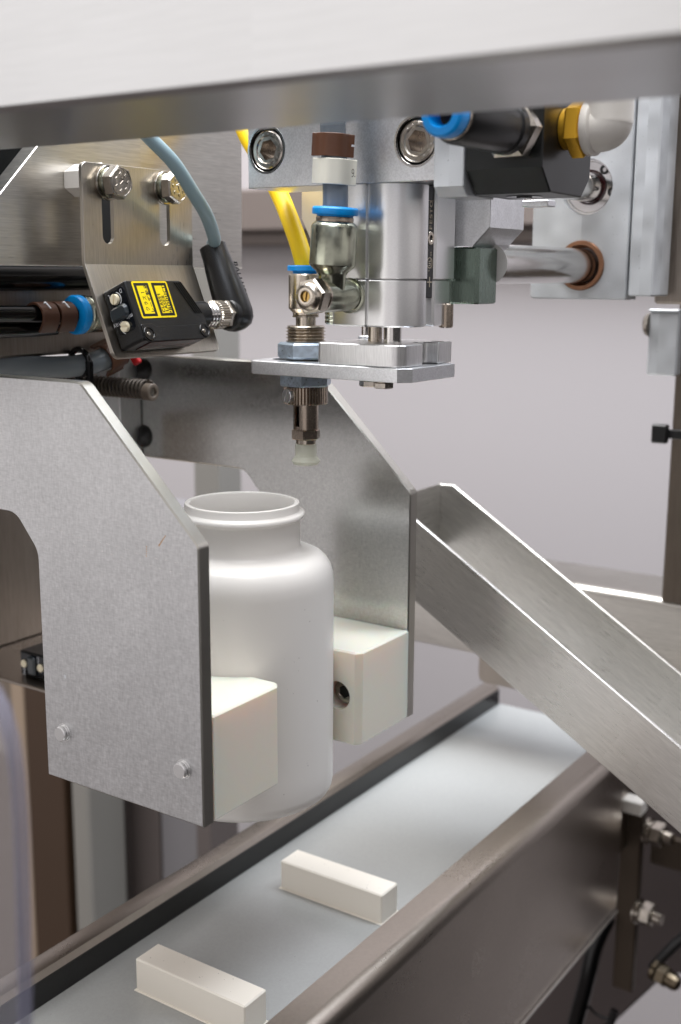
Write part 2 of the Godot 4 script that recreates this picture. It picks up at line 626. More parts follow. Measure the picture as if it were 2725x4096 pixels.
func build_background() -> void:
	var b := MB.new()
	b.box(-2200, 1500, -1500, 420, -680, -650)
	var w := MeshInstance3D.new()
	w.name = "wall"
	w.mesh = b.mesh(V(0, 0, -665))
	w.mesh.surface_set_material(0, M.wall)
	w.position = V(0, 0, -0.665)
	w.set_meta("kind", "structure")
	w.set_meta("label", "pale grey mauve wall far behind the machine")
	add_child(w)
	b = MB.new()
	b.box(-900, 120, 113, 152, -649, -610, 2)
	b.box(-900, 120, 100, 113, -649, -622, 2)
	solo("wall_rail", b, M.band, "dull brown horizontal rail along the wall behind the hose", "rail", V(-300, 125, -640))
	# posts and cabinet panels in the lower left, behind the gripper
	b = MB.new()
	b.box(-422, -383, -900, 0, -290, -262, 1)
	solo("brown_board", b, M.post_brown, "dark brown upright panel behind the lower left of the near gripper plate", "panel", V(-400, -900, -276))
	b = MB.new()
	b.box(-437, -423, -900, 0, -285, -262, 1)
	solo("cabinet_post", b, M.post_beige, "thin beige post at the left edge of the brown panel", "post", V(-430, -900, -276))
	b = MB.new()
	b.box(-560, -438, -900, -195, -300, -275, 2)
	solo("left_board", b, M.board, "brownish board seen through the clear guard at the far left", "board", V(-500, -900, -288))
	b = MB.new()
	b.box(-560, -425, -194, -97, -320, -280, 3)
	solo("dark_housing", b, M.black, "dark housing under the steel shelf at the left edge", "housing", V(-490, -194, -300))
	b = MB.new()
	b.box(-383, -376, -900, 0, -300, -275, 1)
	solo("dark_strip", b, M.post_dark, "narrow dark strip between the brown panel and the pale post", "strip", V(-380, -900, -288))
	b = MB.new()
	b.box(-376, -358, -900, -90, -300, -262, 2)
	solo("pale_post", b, M.post_white, "pale grey upright post under the near gripper plate", "post", V(-366, -900, -285))
	var t := thing("grey_cabinet", "dark grey cabinet front with upright joints behind the conveyor", "cabinet", V(-290, -900, -330))
	for s in [[-415, -373, M.post_dark], [-371, -341, M.post_dark], [-339, -299, M.post_mid]]:
		b = MB.new()
		b.box(s[0], s[1], -900, -90, -345, -318, 1)
		part("door_panel", b, s[2], t)
	b = MB.new()
	b.box(-298.5, -284, -900, -90, -345, -312, 1)
	part("side_post", b, M.post_dark, t)
	b = MB.new()
	b.box(-250, -229, -160, 100, -285, -262, 1)
	solo("upright_post", b, M.post_white, "light grey post seen through the gap under the rear gripper plate", "post", V(-235, -160, -280))
	b = MB.new()
	b.box(420, 460, -1000, 60, -600, 500, 4)  # added out of view to darken what the metal reflects on this side
	solo("unseen_dark_panel", b, M.dark_brown, "added unseen dark brown panel darkening reflections from the right", "cabinet", V(440, -1000, -200))
	var fl := MeshInstance3D.new()
	fl.name = "floor"
	b = MB.new()
	b.box(-2500, 1500, -1010, -1000, -650, 1700)
	fl.mesh = b.mesh(V(0, -1000, 0))
	fl.mesh.surface_set_material(0, M.floor)
	fl.position = V(0, -1.0, 0)
	fl.set_meta("kind", "structure")
	fl.set_meta("label", "dull brown-grey floor far below the machine")
	add_child(fl)
	b = MB.new()
	b.prism("z", P2([-40, -190, 120, -190, 120, -300, 45, -344, 18, -384, 0, -420, -80, -420]), -352, -345, 1)  # dark sheet added in place of the shade under the conveyor
	solo("back_shade_plate", b, M.dim, "added dim brown plate standing for shade behind the conveyor leg", "plate", V(20, -400, -348))
	# dim panel and shelf seen through the cut-out of the near plate
	b = MB.new()
	b.box(-178, -172, -92, 40, -100, 60)
	solo("steel_partition", b, M.frame, "dark brown steel panel seen through the left cut-out", "panel", V(-175, -92, -80))
	b = MB.new()
	b.box(-190, -90, -94.3, -92.7, -100, -11.5, 0.4)
	solo("sheet_shelf", b, M.rail, "thin steel shelf carrying the small black sensor", "shelf", V(-120, -93, -100))
	t = thing("small_sensor", "small black sensor on the steel shelf, half hidden by the near plate", "sensor", V(-127, -92.6, -28))
	b = MB.new()
	b.box(-135.2, -114.8, -92.5, -81.6, -50, -18.3, 0.6)
	part("housing", b, M.black, t)
	b = MB.new()
	b.xf = Transform3D(Basis(), V(-125, -87, -18.4))
	b.box(-9.3, 9.3, -4.6, 4.6, 0, 0.25, 0.2)
	part("window", b, M.navy, t)
	for kx in [-132.1, -122.1]:
		b = MB.new()
		b.xf = along(V(kx, -87, -18.2), V(0, 0, 1))
		b.cyl(1.7, 0, 1.0, 0.25, 24)
		part("knob", b, M.cream, t)
	b = MB.new()
	b.box(-129.4, -124.8, -91.2, -82.9, -18.3, -16.6, 0.8)
	part("indicator", b, M.dome, t)
	letters("lettering", "max", 1.3, V(-132.6, -90.2, -17.95), V(0, 1, 0), V(-1, 0, 0), M.print_white, t)
	letters("lettering", "min", 1.3, V(-123.7, -84, -17.95), V(0, 1, 0), V(-1, 0, 0), M.print_white, t)

func build_conveyor() -> void:
	var t := thing("conveyor", "steel conveyor with a white cleated belt between dark side rails", "conveyor", V(-8, -257, -90))
	var b := MB.new()
	b.box(-53.5, 36, -179.4, -178, -308, 150)
	var belt := part("belt", b, M.belt, t)
	for z in [24.6, -61.6]:
		b = MB.new()
		b.box(-31.4, 18.4, -178, -165.4, z - 12.0, z, 0.5)
		b.box(-31.9, 18.8, -178.1, -177.6, z - 12.6, z + 0.7, 0.25)
		part("cleat", b, M.cleat, belt)
	b = MB.new()
	b.prism("z", P2([-63.6, -215, -52.8, -215, -52.8, -168.6, -54.6, -166.7, -62.0, -166.6, -63.2, -167.2, -63.6, -168.4]), -308, 170, 0.3)
	part("side_rail", b, M.rail, t)
	b = MB.new()
	b.box(-52.9, -52.2, -179, -168.6, -307, 170)
	part("guide_strip", b, M.black, t)
	b = MB.new()
	b.box(44.1, 45.6, -258.0, -256.5, -257, 170, 0.3)
	part("rail_lip", b, M.brushed, t)
	b = MB.new()
	b.prism("z", fillet([28.5, -166.6, 28.5, -168.2, 41.5, -168.6, 42.4, -254.6, 36, -254.8, 36, -256.4, 44.2, -256.4, 44.2, -166.6], [0, 0, 4, 0.6, 0, 0, 1.0, 6.5]), -257.6, 170, 0.2)
	part("side_rail", b, M.rail, t)
	b = MB.new()
	b.box(-50, 40, -232, -186, -300, 150, 1)
	part("bed", b, M.frame, t)
	# specks of dust and hairs on the belt
	var r := RandomNumberGenerator.new()
	r.seed = 3
	b = MB.new()
	for k in 70:
		var x := r.randf_range(-50, 26)
		var z := r.randf_range(-90, 90)
		var a := r.randf_range(0, TAU)
		var l := r.randf_range(0.05, 0.35)
		b.box(x, x + cos(a) * l + 0.07, -178.0, -177.96, z, z + sin(a) * l + 0.07)
	for k in 26:
		var cz: float = [24.6, -61.6][k % 2] - r.randf_range(1, 11)
		var x := r.randf_range(-30, 17)
		b.box(x, x + r.randf_range(0.08, 0.35), -165.42, -165.37, cz, cz + r.randf_range(0.08, 0.2))
	var d := part("dust", b, M.band, t)
	d.set_meta("kind", "stuff")

func build_chute() -> void:
	# local x runs down the chute, y is square to its floor
	var base := V(14.57, -34.9, -110)
	var t := thing("chute", "brushed steel chute sloping down to the right over the conveyor", "chute", base)
	var ang := -atan(0.612)
	t.rotation.z = ang
	var inv := Basis(V(0, 0, 1), -ang)
	var loc := func(x: float, y: float) -> Vector2:
		var q: Vector3 = inv * (V(x, y, 0) - V(base.x, base.y, 0))
		return Vector2(q.x + base.x, q.y + base.y)
	var tl: Vector2 = loc.call(-15.0, -16.8)
	var bl: Vector2 = loc.call(-15.0, -48.0)
	var far := 190.0
	var h: float = tl.y
	var low: float = h - 27.0
	var wall := PackedVector2Array([tl, bl, Vector2(bl.x + 2.0, low), Vector2(base.x + far, low), Vector2(base.x + far, h)])
	var tip: Vector2 = loc.call(-7.5, -18.6)
	var tip0: Vector2 = loc.call(-15.0, -18.9)
	for z in [[-110.0, -111.6], [-159.8, -161.4]]:
		var b := MB.new()
		var pw := PackedVector2Array([tip0, bl, Vector2(bl.x + 2.0, low), Vector2(base.x + far, low), Vector2(base.x + far, h), tip])
		b.prism("z", pw, z[0], z[1], 0.35)
		part("wall", b, M.chute, t)
	var f := MB.new()
	f.box(bl.x + 3, base.x + far, low + 0.1, low + 1.6, -111.7, -159.7)
	part("floor", f, M.chute, t)
	var e := MB.new()
	var ex: Vector2 = (tip0 - bl).normalized()
	var en := Vector2(ex.y, -ex.x) * 1.2
	var pe := PackedVector2Array([tip0 + en * 0.1, tip0 + en, bl + en, bl + en * 0.1])
	e.prism("z", pe, -111.7, -159.7)
	part("end_plate", e, M.chute, t)

func build_frame() -> void:
	var b := MB.new()
	b.prism("x", fillet([-230, -121, -230, -75.3, -270, -75.3, -270, -77.5, -232.5, -77.5, -232.5, -121], [0.6, 4.0, 0, 0, 1.6, 0.6]), -150, 140, 0.2)
	solo("angle_beam", b, M.brushed, "steel angle beam crossing behind the sloping chute", "beam", V(0, -98, -235))
	b = MB.new()
	b.box(67.4, 120, -77, 190, -236, -229, 0.8)
	solo("upright_bar", b, M.upright, "dark flat steel upright at the right edge of the picture", "post", V(90, -77, -232))
	b = MB.new()
	b.prism("z", fillet([-29, -119, 8, -119, 8, -137, -29, -137], [1, 1, 1, 4]), -262, -233)
	solo("chute_support", b, M.rail, "steel support block under the angle beam behind the chute", "bracket", V(-10, -137, -248))
	var t := thing("stop_bracket", "small pale grey bracket with a round screw head beside the upright bar", "bracket", V(61, 29.7, -222))
	b = MB.new()
	b.box(56.2, 70.2, 29.7, 58, -228.7, -222, 0.8)
	b.box(56.4, 70.0, 57.8, 59.0, -228.6, -221, 0.3)
	part("plate", b, M.alu_light, t)
	b = MB.new()
	b.xf = along(V(56.2, 52, -225), V(-1, 0, 0))
	b.lathe([Vector2(0, 0), Vector2(5.6, 0), Vector2(5.2, 1.4), Vector2(4, 2.6), Vector2(2.2, 3.2), Vector2(0, 3.3)], 28)
	part("screw_head", b, M.steel, t)
	t = thing("cable_tie", "black cable tie round the upright steel bar", "cable tie", V(64, 3, -226))
	b = MB.new()
	b.box(59.4, 66.6, -1.5, 7.2, -228.5, -224.5, 0.6)
	part("tie_head", b, M.black, t)
	b = MB.new()
	b.box(66.4, 121, 0.6, 5.0, -228.8, -227.8, 0.3)
	part("tie_strap", b, M.black, t)
	# lower right: leg of the conveyor with its bolts, cables
	var cv: Node3D = get_node("conveyor")
	b = MB.new()
	b.box(36.4, 47.8, -318, -204, -286, -280, 0.6)
	var lg := part("leg", b, M.leg, cv)
	b = MB.new()
	b.box(48.2, 110, -246, -228, -300, -296, 0.5)
	part("cross_plate", b, M.leg, lg)
	for p in [[59.4, -219], [56.4, -267]]:
		b = MB.new()
		b.xf = along(V(p[0] - 8.5, p[1], -280), V(1, 0, 0.12))
		b.cyl(7.4, 0, 1.6, 0.2, 32)
		b.cyl(6.2, 1.6, 3.6, 0.3, 32)
		b.hexa(6.6, 3.6, 10.0, 0.7, 0.3)
		b.cyl(3.4, 10.0, 15, 0.4, 24)
		part("bolt", b, M.steel, lg)
	b = MB.new()
	b.box(37.5, 50.5, -207.5, -200, -279.5, -270, 0.6)
	solo("white_stop", b, M.white_plastic, "small white block on top of the conveyor leg under the chute", "block", V(44, -207.5, -275))
	b = MB.new()
	b.xf = along(V(62, -300, -281), V(1, -0.15, 0.25))
	b.cyl(6.5, -3, 0, 0.4, 30)
	b.hexa(6.0, 0, 6, 0.6, 0.2)
	b.lathe([Vector2(0, 6), Vector2(4.6, 6), Vector2(4.6, 10), Vector2(3.6, 12.4), Vector2(1.5, 13.4), Vector2(0, 13.5)], 28)
	solo("cap_nut", b, M.dull_brass, "dark brass cap nut below the conveyor leg bolts", "nut", V(65, -300, -280))
	b = MB.new()
	b.tube([V(12, -400, -268), V(20, -345, -268), V(25, -315, -270), V(28, -292, -273), V(33, -275, -276)], 4.6, 14)
	solo("power_cable", b, M.black_gloss, "thick black cable hanging under the conveyor side rail", "cable", V(22, -330, -270))
	b = MB.new()
	b.tube([V(40, -330, -277), V(37, -342, -276), V(33, -352, -275), V(26, -362, -274)], 2.4, 10)
	b.tube([V(38, -336, -276), V(30, -334, -274), V(24, -328, -273)], 0.9, 8)
	b.box(33, 41, -349, -341, -279, -273, 1)
	solo("tied_cable", b, M.black, "thin dark cable with a tie below the conveyor leg", "cable", V(37, -341, -275))
	b = MB.new()
	b.tube([V(86, -262, -288), V(74, -276, -286), V(66, -287, -284), V(58, -300, -283)], 3.0, 12)
	solo("sensor_lead", b, M.black, "dark blue-black lead running down beside the brass cap nut", "cable", V(70, -285, -285))

func jaw(called: String, label: String, front: bool) -> void:
	var z0 := 47.0 if front else -65.5
	var z1 := 52.0 if front else -70.7
	var t := thing(called, label, "gripper jaw", V(-8, -87.7, (z0 + z1) / 2))
	var top := 42.0 if front else 40.3
	var lo := -87.8 if front else -91.0
	var pl := fillet([-190, top, -19.2, top, 25.8, -2.0, 25.8, lo, -41.0, lo, -41.0, -12.5, -50.5, -1.2, -190, -1.2], [0, 4.5, 3.0, 0, 0, 7, 7, 0])
	if not front:
		pl = fillet([-190, top, -19.6, top, 25.9, -4.2, 25.9, lo, -41.0, lo, -41.0, -15.0, -51.5, -3.0, -190, -3.0], [0, 4.5, 3.0, 0, 0, 7, 7, 0])
	var b := MB.new()
	b.sides = false
	b.prism("z", pl, z0, z1, 0.45)
	var plate := part("plate", b, M.sheet if front else M.sheet_smooth, t)
	b = MB.new()
	b.caps = false
	b.prism("z", pl, z0, z1, 0.45)
	part("edge", b, M.sheet_edge, plate)
	# moulded block with an arc that takes the bottle
	b = MB.new()
	var cx := -7.45
	var cz := -9.25
	var r := 31.32
	var tip := 22.5
	var half := sqrt(r * r - tip * tip)
	var s := 1.0 if front else -1.0
	var p := PackedVector2Array()
	var side := 26.05
	p.append(Vector2(side, z0))
	p.append(Vector2(side, cz + s * (tip + 2.6)))
	p.append(Vector2(side - 1.9, cz + s * (tip + 0.1)))
	var a0 := atan2(tip, half)
	for k in 25:
		var a := a0 + (PI - 2.0 * a0) * k / 24.0
		p.append(Vector2(cx + r * cos(a), cz + s * r * sin(a)))
	p.append(Vector2(2.0 * cx - side, cz + s * tip))
	p.append(Vector2(2.0 * cx - side, z0))
	var y1 := -54.0 if front else -56.5
	var y0 := -87.6 if front else -91.2
	b.prism("y", p, y0, y1, 0.6, [], 14.0)
	if front:
		part("block", b, M.pom, t)
	else:
		var cs := CSGMesh3D.new()
		cs.name = "block"
		var bb := t.position * 1000.0
		cs.mesh = b.mesh(bb)
		cs.material = M.pom
		t.add_child(cs, true)
		var cut := CSGCylinder3D.new()
		cut.name = "counterbore"
		cut.operation = CSGShape3D.OPERATION_SUBTRACTION
		cut.radius = 0.0052
		cut.height = 0.02
		cut.sides = 48
		cut.material = M.pom
		cs.add_child(cut)
		cut.position = (V(17.0, -73.6, -28.5) - bb) * 0.001
		cut.rotation.x = PI / 2
		b = MB.new()
		b.xf = along(V(17.0, -73.6, -36.6), V(0, 0, 1))
		b.cyl(4.4, -2.0, 0.02, 0.1, 36)
		b.xf = along(V(17.0, -73.6, -36.6), V(0, 0, 1))
		b.ring(2.6, 4.4, 0.0, 0.35, 0.15, 36)
		part("screw", b, M.steel, t)
		b = MB.new()
		b.xf = along(V(17.0, -73.6, -36.5), V(0, 0, 1))
		b.hexa(2.5, 0.0, 0.1, 0.0)
		part("screw_socket", b, M.hole, t)
	if front:
		for q in [[-32.6, -71.2], [18.2, -71.0]]:
			b = MB.new()
			b.xf = along(V(q[0], q[1], 51.6), V(0, 0, 1))
			b.ring(2.5, 3.0, 0.0, 0.5, 0.1, 32)
			b.cyl(2.45, 0.0, 1.0, 0.1, 32)
			b.cyl(2.05, 1.0, 1.25, 0.1, 32)
			b.cyl(2.45, 1.25, 2.4, 0.3, 32)
			part("screw", b, M.alu_col, t)
		# rust streak, scuffs and a paint fleck on the near plate
		b = MB.new()
		for k in 9:
			var f := k / 8.0
			b.box(13.2 - 2.6 * f, 13.5 - 2.4 * f, -0.6 - 3.2 * f, -0.25 - 3.1 * f, 52.0, 52.02)
		for k in 5:
			b.box(5.6 + 0.05 * k, 5.85 + 0.06 * k, -7.6 + 0.7 * k, -7.2 + 0.7 * k, 52.0, 52.02)
		var st := part("rust_stain", b, M.rust, plate)
		b = MB.new()
		for k in 16:
			var x := -38.0 + k * 3.9
			b.box(x, x + 1.5, -4.2 - 0.28 * k + 0.3 * sin(k), -4.08 - 0.28 * k + 0.3 * sin(k), 52.0, 52.015)
			if k > 3:
				b.box(x - 2, x - 0.9, -6.5 - 0.3 * k, -6.38 - 0.3 * k, 52.0, 52.015)
		part("scratches", b, M.chrome, plate)
		b = MB.new()
		b.prism("z", P2([-31.4, -51.6, -30.9, -51.2, -30.5, -51.7, -30.3, -52.4, -30.8, -52.6, -31.2, -52.3]), 52.0, 52.06)
		part("paint_fleck", b, M.print_white, plate)
	else:
		for q in [[-105.6, 33.9], [-106.2, 5.8]]:
			b = MB.new()
			b.xf = along(V(q[0], q[1], -65.4), V(0, 0, 1))
			b.lathe([Vector2(0, 0), Vector2(4.9, 0), Vector2(4.7, 1.1), Vector2(3.6, 2.2), Vector2(2, 2.7), Vector2(0, 2.8)], 30)
			part("screw", b, M.black, t)

func build_gripper() -> void:
	jaw("near_gripper_jaw", "large grey metal gripper plate in front of the bottle, two screws below", true)
	jaw("rear_gripper_jaw", "grey metal gripper plate behind the bottle, white block with one screw hole", false)
	var b := MB.new()
	b.box(-230, -106.2, -4.5, 38.5, -65.2, -52.5, 0.5)
	b.box(-240, -118, 12, 40, -52.4, 20, 1)
	solo("gripper_body", b, M.alu_up, "beige-grey gripper body between the two plates at the left", "gripper body", V(-160, -4, -40))
	var t := thing("spring_bolt", "small bolt with a coil spring between the two gripper plates", "bolt", V(-85, 30, -28))
	b = MB.new()
	b.xf = along(V(-120, 30.6, -29.5), V(1, -0.02, 0))
	b.cyl(1.7, 0, 54, 0, 20)
	part("shank", b, M.steel, t)
	b = MB.new()
	var pts := []
	for k in 24 * 10 + 1:
		var a := TAU * k / 10.0
		pts.append(V(-115 + k * 0.195, 30.5 + cos(a) * 3.4, -29.5 + sin(a) * 3.4))
	b.tube(pts, 0.62, 8, false)
	part("spring", b, M.spring, t)
	b = MB.new()
	b.xf = along(V(-69, 29.8, -29.2), V(1, -0.02, 0))
	b.lathe([Vector2(0, 0), Vector2(3.2, 0), Vector2(3.3, 0.2), Vector2(3.3, 3.2), Vector2(2.9, 3.6), Vector2(1.9, 3.6), Vector2(1.7, 3.4), Vector2(1.6, 1.0), Vector2(0, 0.9)], 32)
	part("head", b, M.board, t)
	b = MB.new()
	b.xf = along(V(-69, 29.8, -29.2), V(1, -0.02, 0))
	b.cyl(1.55, 1.0, 1.4, 0, 20)
	part("socket", b, M.rust, t)

func build_bottle() -> void:
	var o := V(-7.44, -2.3, -9.25)
	var k := 1.0315
	var prof := []
	var pts := [0.0, -101.2, 18.0, -101.2, 22.5, -101.3, 25.4, -101.3, 27.6, -100.8, 29.1, -99.7, 30.0, -98.1, 30.35, -96.2, 30.38, -90.0, 30.38, -27.0, 30.1, -23.9, 29.4, -21.4, 28.2, -19.3, 26.6, -17.8, 24.6, -16.9, 22.6, -16.5, 21.0, -16.3, 20.0, -15.9, 19.4, -15.2, 19.18, -14.2, 19.15, -5.9, 19.35, -5.5, 20.2, -5.1, 20.85, -4.5, 20.85, -3.8, 20.3, -3.1, 19.2, -2.75, 18.98, -2.45, 18.98, -0.5, 18.8, -0.12, 18.4, 0.0, 17.7, 0.0, 17.35, -0.15, 17.15, -0.6, 17.1, -14.0, 18.5, -17.8, 24.0, -18.8, 27.0, -21.0, 28.6, -25.5, 28.8, -30.0, 28.8, -94.0, 27.0, -98.4, 22.0, -99.6, 0.0, -99.6]
	for i in range(0, pts.size(), 2):
		prof.append(Vector2(pts[i], pts[i + 1]) * k)
	var b := MB.new()
	b.xf = Transform3D(Basis(), o)
	b.lathe(prof, 128, 40.0)
	var t := thing("bottle", "open white plastic wide-neck bottle held between the gripper plates", "bottle", V(o.x, o.y - 104.4, o.z))
	part("body", b, M.bottle, t)
	# a few flecks stuck to the plastic
	var r := RandomNumberGenerator.new()
	r.seed = 11
	b = MB.new()
	for i in 26:
		var a := r.randf_range(-0.2, 1.9)
		var y := r.randf_range(-96, -27) * k
		var rr := 30.42 * k
		b.xf = Transform3D(Basis(V(0, 1, 0), PI / 2 - a), o + V(cos(a) * rr, y, sin(a) * rr))
		var s := r.randf_range(0.03, 0.09)
		b.box(-s, s, -s, s * r.randf_range(1.0, 2.0), -0.05, 0.03)
	var d := part("fleck", b, M.band, t)
	d.set_meta("kind", "stuff")

func c_clip(axis_o: Vector3, dir: Vector3, up: Vector3, r: float, length: float, flare: float, th: float) -> MB:
	# open tube marker: an arch round the hose with two flared tails, swept along dir
	var c := []
	for k in 15:
		var a := PI * (0.06 + 0.88 * k / 14.0)
		c.append(Vector2(cos(a), sin(a)) * r)
	c.insert(0, Vector2(r * 0.98, -r * 0.35))
	c.insert(0, Vector2(r + flare, -r * 0.85))
	c.append(Vector2(-r * 0.98, -r * 0.35))
	c.append(Vector2(-r - flare, -r * 0.85))
	var p := PackedVector2Array()
	for q in c:
		p.append(q)
	for i in range(c.size() - 1, -1, -1):
		var a: Vector2 = c[maxi(i - 1, 0)]
		var e: Vector2 = c[mini(i + 1, c.size() - 1)]
		var d := (e - a).normalized()
		p.append(c[i] + Vector2(d.y, -d.x) * th)
	var b := MB.new()
	var z := dir.normalized()
	var y := (up - z * up.dot(z)).normalized()
	b.xf = Transform3D(Basis(y.cross(z), y, z), axis_o)
	b.prism("z", p, -length / 2, length / 2, 0.12)
	return b

func build_left_side() -> void:
	var b := MB.new()
	b.prism("x", P2([-76.5, 75.7, 66, 75.9, -10, 150, -77.5, 150]), -60, -67, 0.3)
	var mp := solo("mounting_plate", b, M.brushed, "large brushed steel mounting plate behind the sensor bracket", "plate", V(-63, 75, -20))
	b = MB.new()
	b.prism("x", stadium(-4.5, 84, 101, 5.0), -60.2, -59.9)  # black pad standing for the shade seen through the bracket slot
	part("slot_shade_pad", b, M.hole, mp)
	b = MB.new()
	b.box(-96, -90, 90, 170, -40, 90, 1)
	solo("rear_cover", b, M.black_alu, "dark cover in the upper left corner behind the slanted plate edge", "cover", V(-93, 90, 20))
	b = MB.new()
	b.tube([V(-84, 72.0, 140), V(-84, 72.0, -70)], 4.6, 20)
	solo("black_hose", b, M.black_gloss, "straight black hose running under the large steel plate", "hose", V(-84, 72, 20))
	b = MB.new()
	b.box(-130, -90, 44, 78, -72, 130, 1)
	solo("slide_block", b, M.frame, "dim steel block behind the black hoses at the left", "block", V(-110, 44, 0))
	# push-in fitting with two black hoses
	var fo := V(-77.5, 58.9, -3.2)
	var t := thing("push_in_fitting", "push-in hose fitting with blue ring, pointing left below the plate", "hose fitting", fo)
	b = MB.new()
	b.xf = along(fo, V(0, 0, 1))
	b.lathe([Vector2(3.1, -1.5), Vector2(6.6, -1.5), Vector2(7.0, -1.1), Vector2(7.0, 1.0), Vector2(6.5, 1.6), Vector2(4.6, 2.0), Vector2(3.6, 2.0), Vector2(3.4, 1.6), Vector2(3.1, -1.5)], 48)
	part("release_ring", b, M.blue, t)
	b = MB.new()
	b.xf = along(fo, V(0, 0, 1))
	b.lathe([Vector2(3, -18), Vector2(6.6, -18), Vector2(6.6, -4.5), Vector2(6.0, -3.9), Vector2(6.9, -3.5), Vector2(6.9, -2.6), Vector2(6.2, -2.2), Vector2(5.6, -1.6), Vector2(3, -1.6)], 48)
	part("body", b, M.passivated, t)
	b = MB.new()
	b.tube([V(-77.5, 59.4, -8), V(-77.5, 59.4, 12), V(-78.0, 59.8, 26), V(-79.5, 60.4, 60), V(-82, 62, 100)], 3.0, 18)
	solo("pilot_hose", b, M.black_gloss, "glossy black hose leading into the blue-ringed fitting", "hose", V(-79, 60, 30))
	b = MB.new()
	b.tube([V(-81, 54.5, 4), V(-80.5, 54.3, 20), V(-81, 54.8, 50), V(-84, 56, 100)], 2.6, 16)
	solo("second_pilot_hose", b, M.black_gloss, "second thin black hose just below the glossy one", "hose", V(-80, 54, 40))
	for k in 2:
		var cz: float = [4.4, 13.0][k]
		b = c_clip(V(-77.5, 58.6, cz), V(0, 0, 1), V(0.45, 1, 0), 4.3, 7.4, -0.6, 0.9)
		var lab: String = ["brown hose marker printed 1, next to the blue ring", "brown hose marker printed 1, at the end of the black hose"][k]
		var mk := thing("hose_marker", lab, "hose marker", V(-77.5, 58.6, cz), "brown markers on the black hose")
		part("sleeve", b, M.brown, mk)
		b = MB.new()
		var yy := Vector2(0.62, 0.785) * 5.35
		b.xf = Transform3D(Basis(V(0, 0, -1), V(-0.785, 0.62, 0), V(0.62, 0.785, 0)), V(-77.5 + yy.x, 58.6 + yy.y, cz))
		b.box(-0.3, 0.3, -1.7, 1.7, -0.25, 0.06)
		b.prism("z", P2([-0.3, 1.7, -0.3, 1.1, -1.2, 0.7, -1.2, 1.15]), -0.25, 0.06)
		part("number_one", b, M.print_white, mk)
	# grey hose with marker and tie
	b = MB.new()
	b.tube([V(-105, 53, 78), V(-97.5, 44.5, 36), V(-93, 41.0, 14), V(-88, 39.6, -4), V(-84, 40.5, -15), V(-82, 43, -24), V(-80, 46.5, -34)], 4.1, 20)
	solo("grey_hose", b, M.grey_hose, "thick grey hose bending up to the right above the near plate", "hose", V(-90, 40, 0))
	b = c_clip(V(-82.2, 43.2, -24.6), V(0.1, 0.35, -1), V(1, 0.35, 0.2), 4.6, 8.5, 1.2, 1.0)
	solo("brown_clip", b, M.brown_red, "brown clip at the right end of the grey hose", "hose marker", V(-82, 43, -25))
	b = MB.new()
	b.xf = Transform3D(Basis(V(0, 0, 1), 0.5) * Basis(V(1, 0, 0), 0.25), V(-77.5, 43.5, -31))
	b.box(-1.6, 1.6, -4.4, 3.4, -1.3, 1.3, 0.5)
	solo("red_tag", b, M.red, "small red tag behind the brown clip under the sensor bracket", "tag", V(-77, 43, -30))
	b = MB.new()
	var ring := []
	for k in 25:
		var a := -2.3 + 4.9 * k / 24.0
		ring.append(V(-85.6 + cos(a + 0.6) * 4.9, 41.0 + sin(a + 0.6) * 4.9, -11.5))
	ring.append(V(-86.0, 34.0, -11.6))
	ring.append(V(-86.0, 26.0, -11.6))
	b.tube(ring, 1.15, 10, false)
	b.box(-81.8, -79.6, 24, 42.0, -13.0, -10.2, 0.5)
	solo("hose_tie", b, M.black_gloss, "black cable tie looped round the thick grey hose", "cable tie", V(-84, 30, -11))

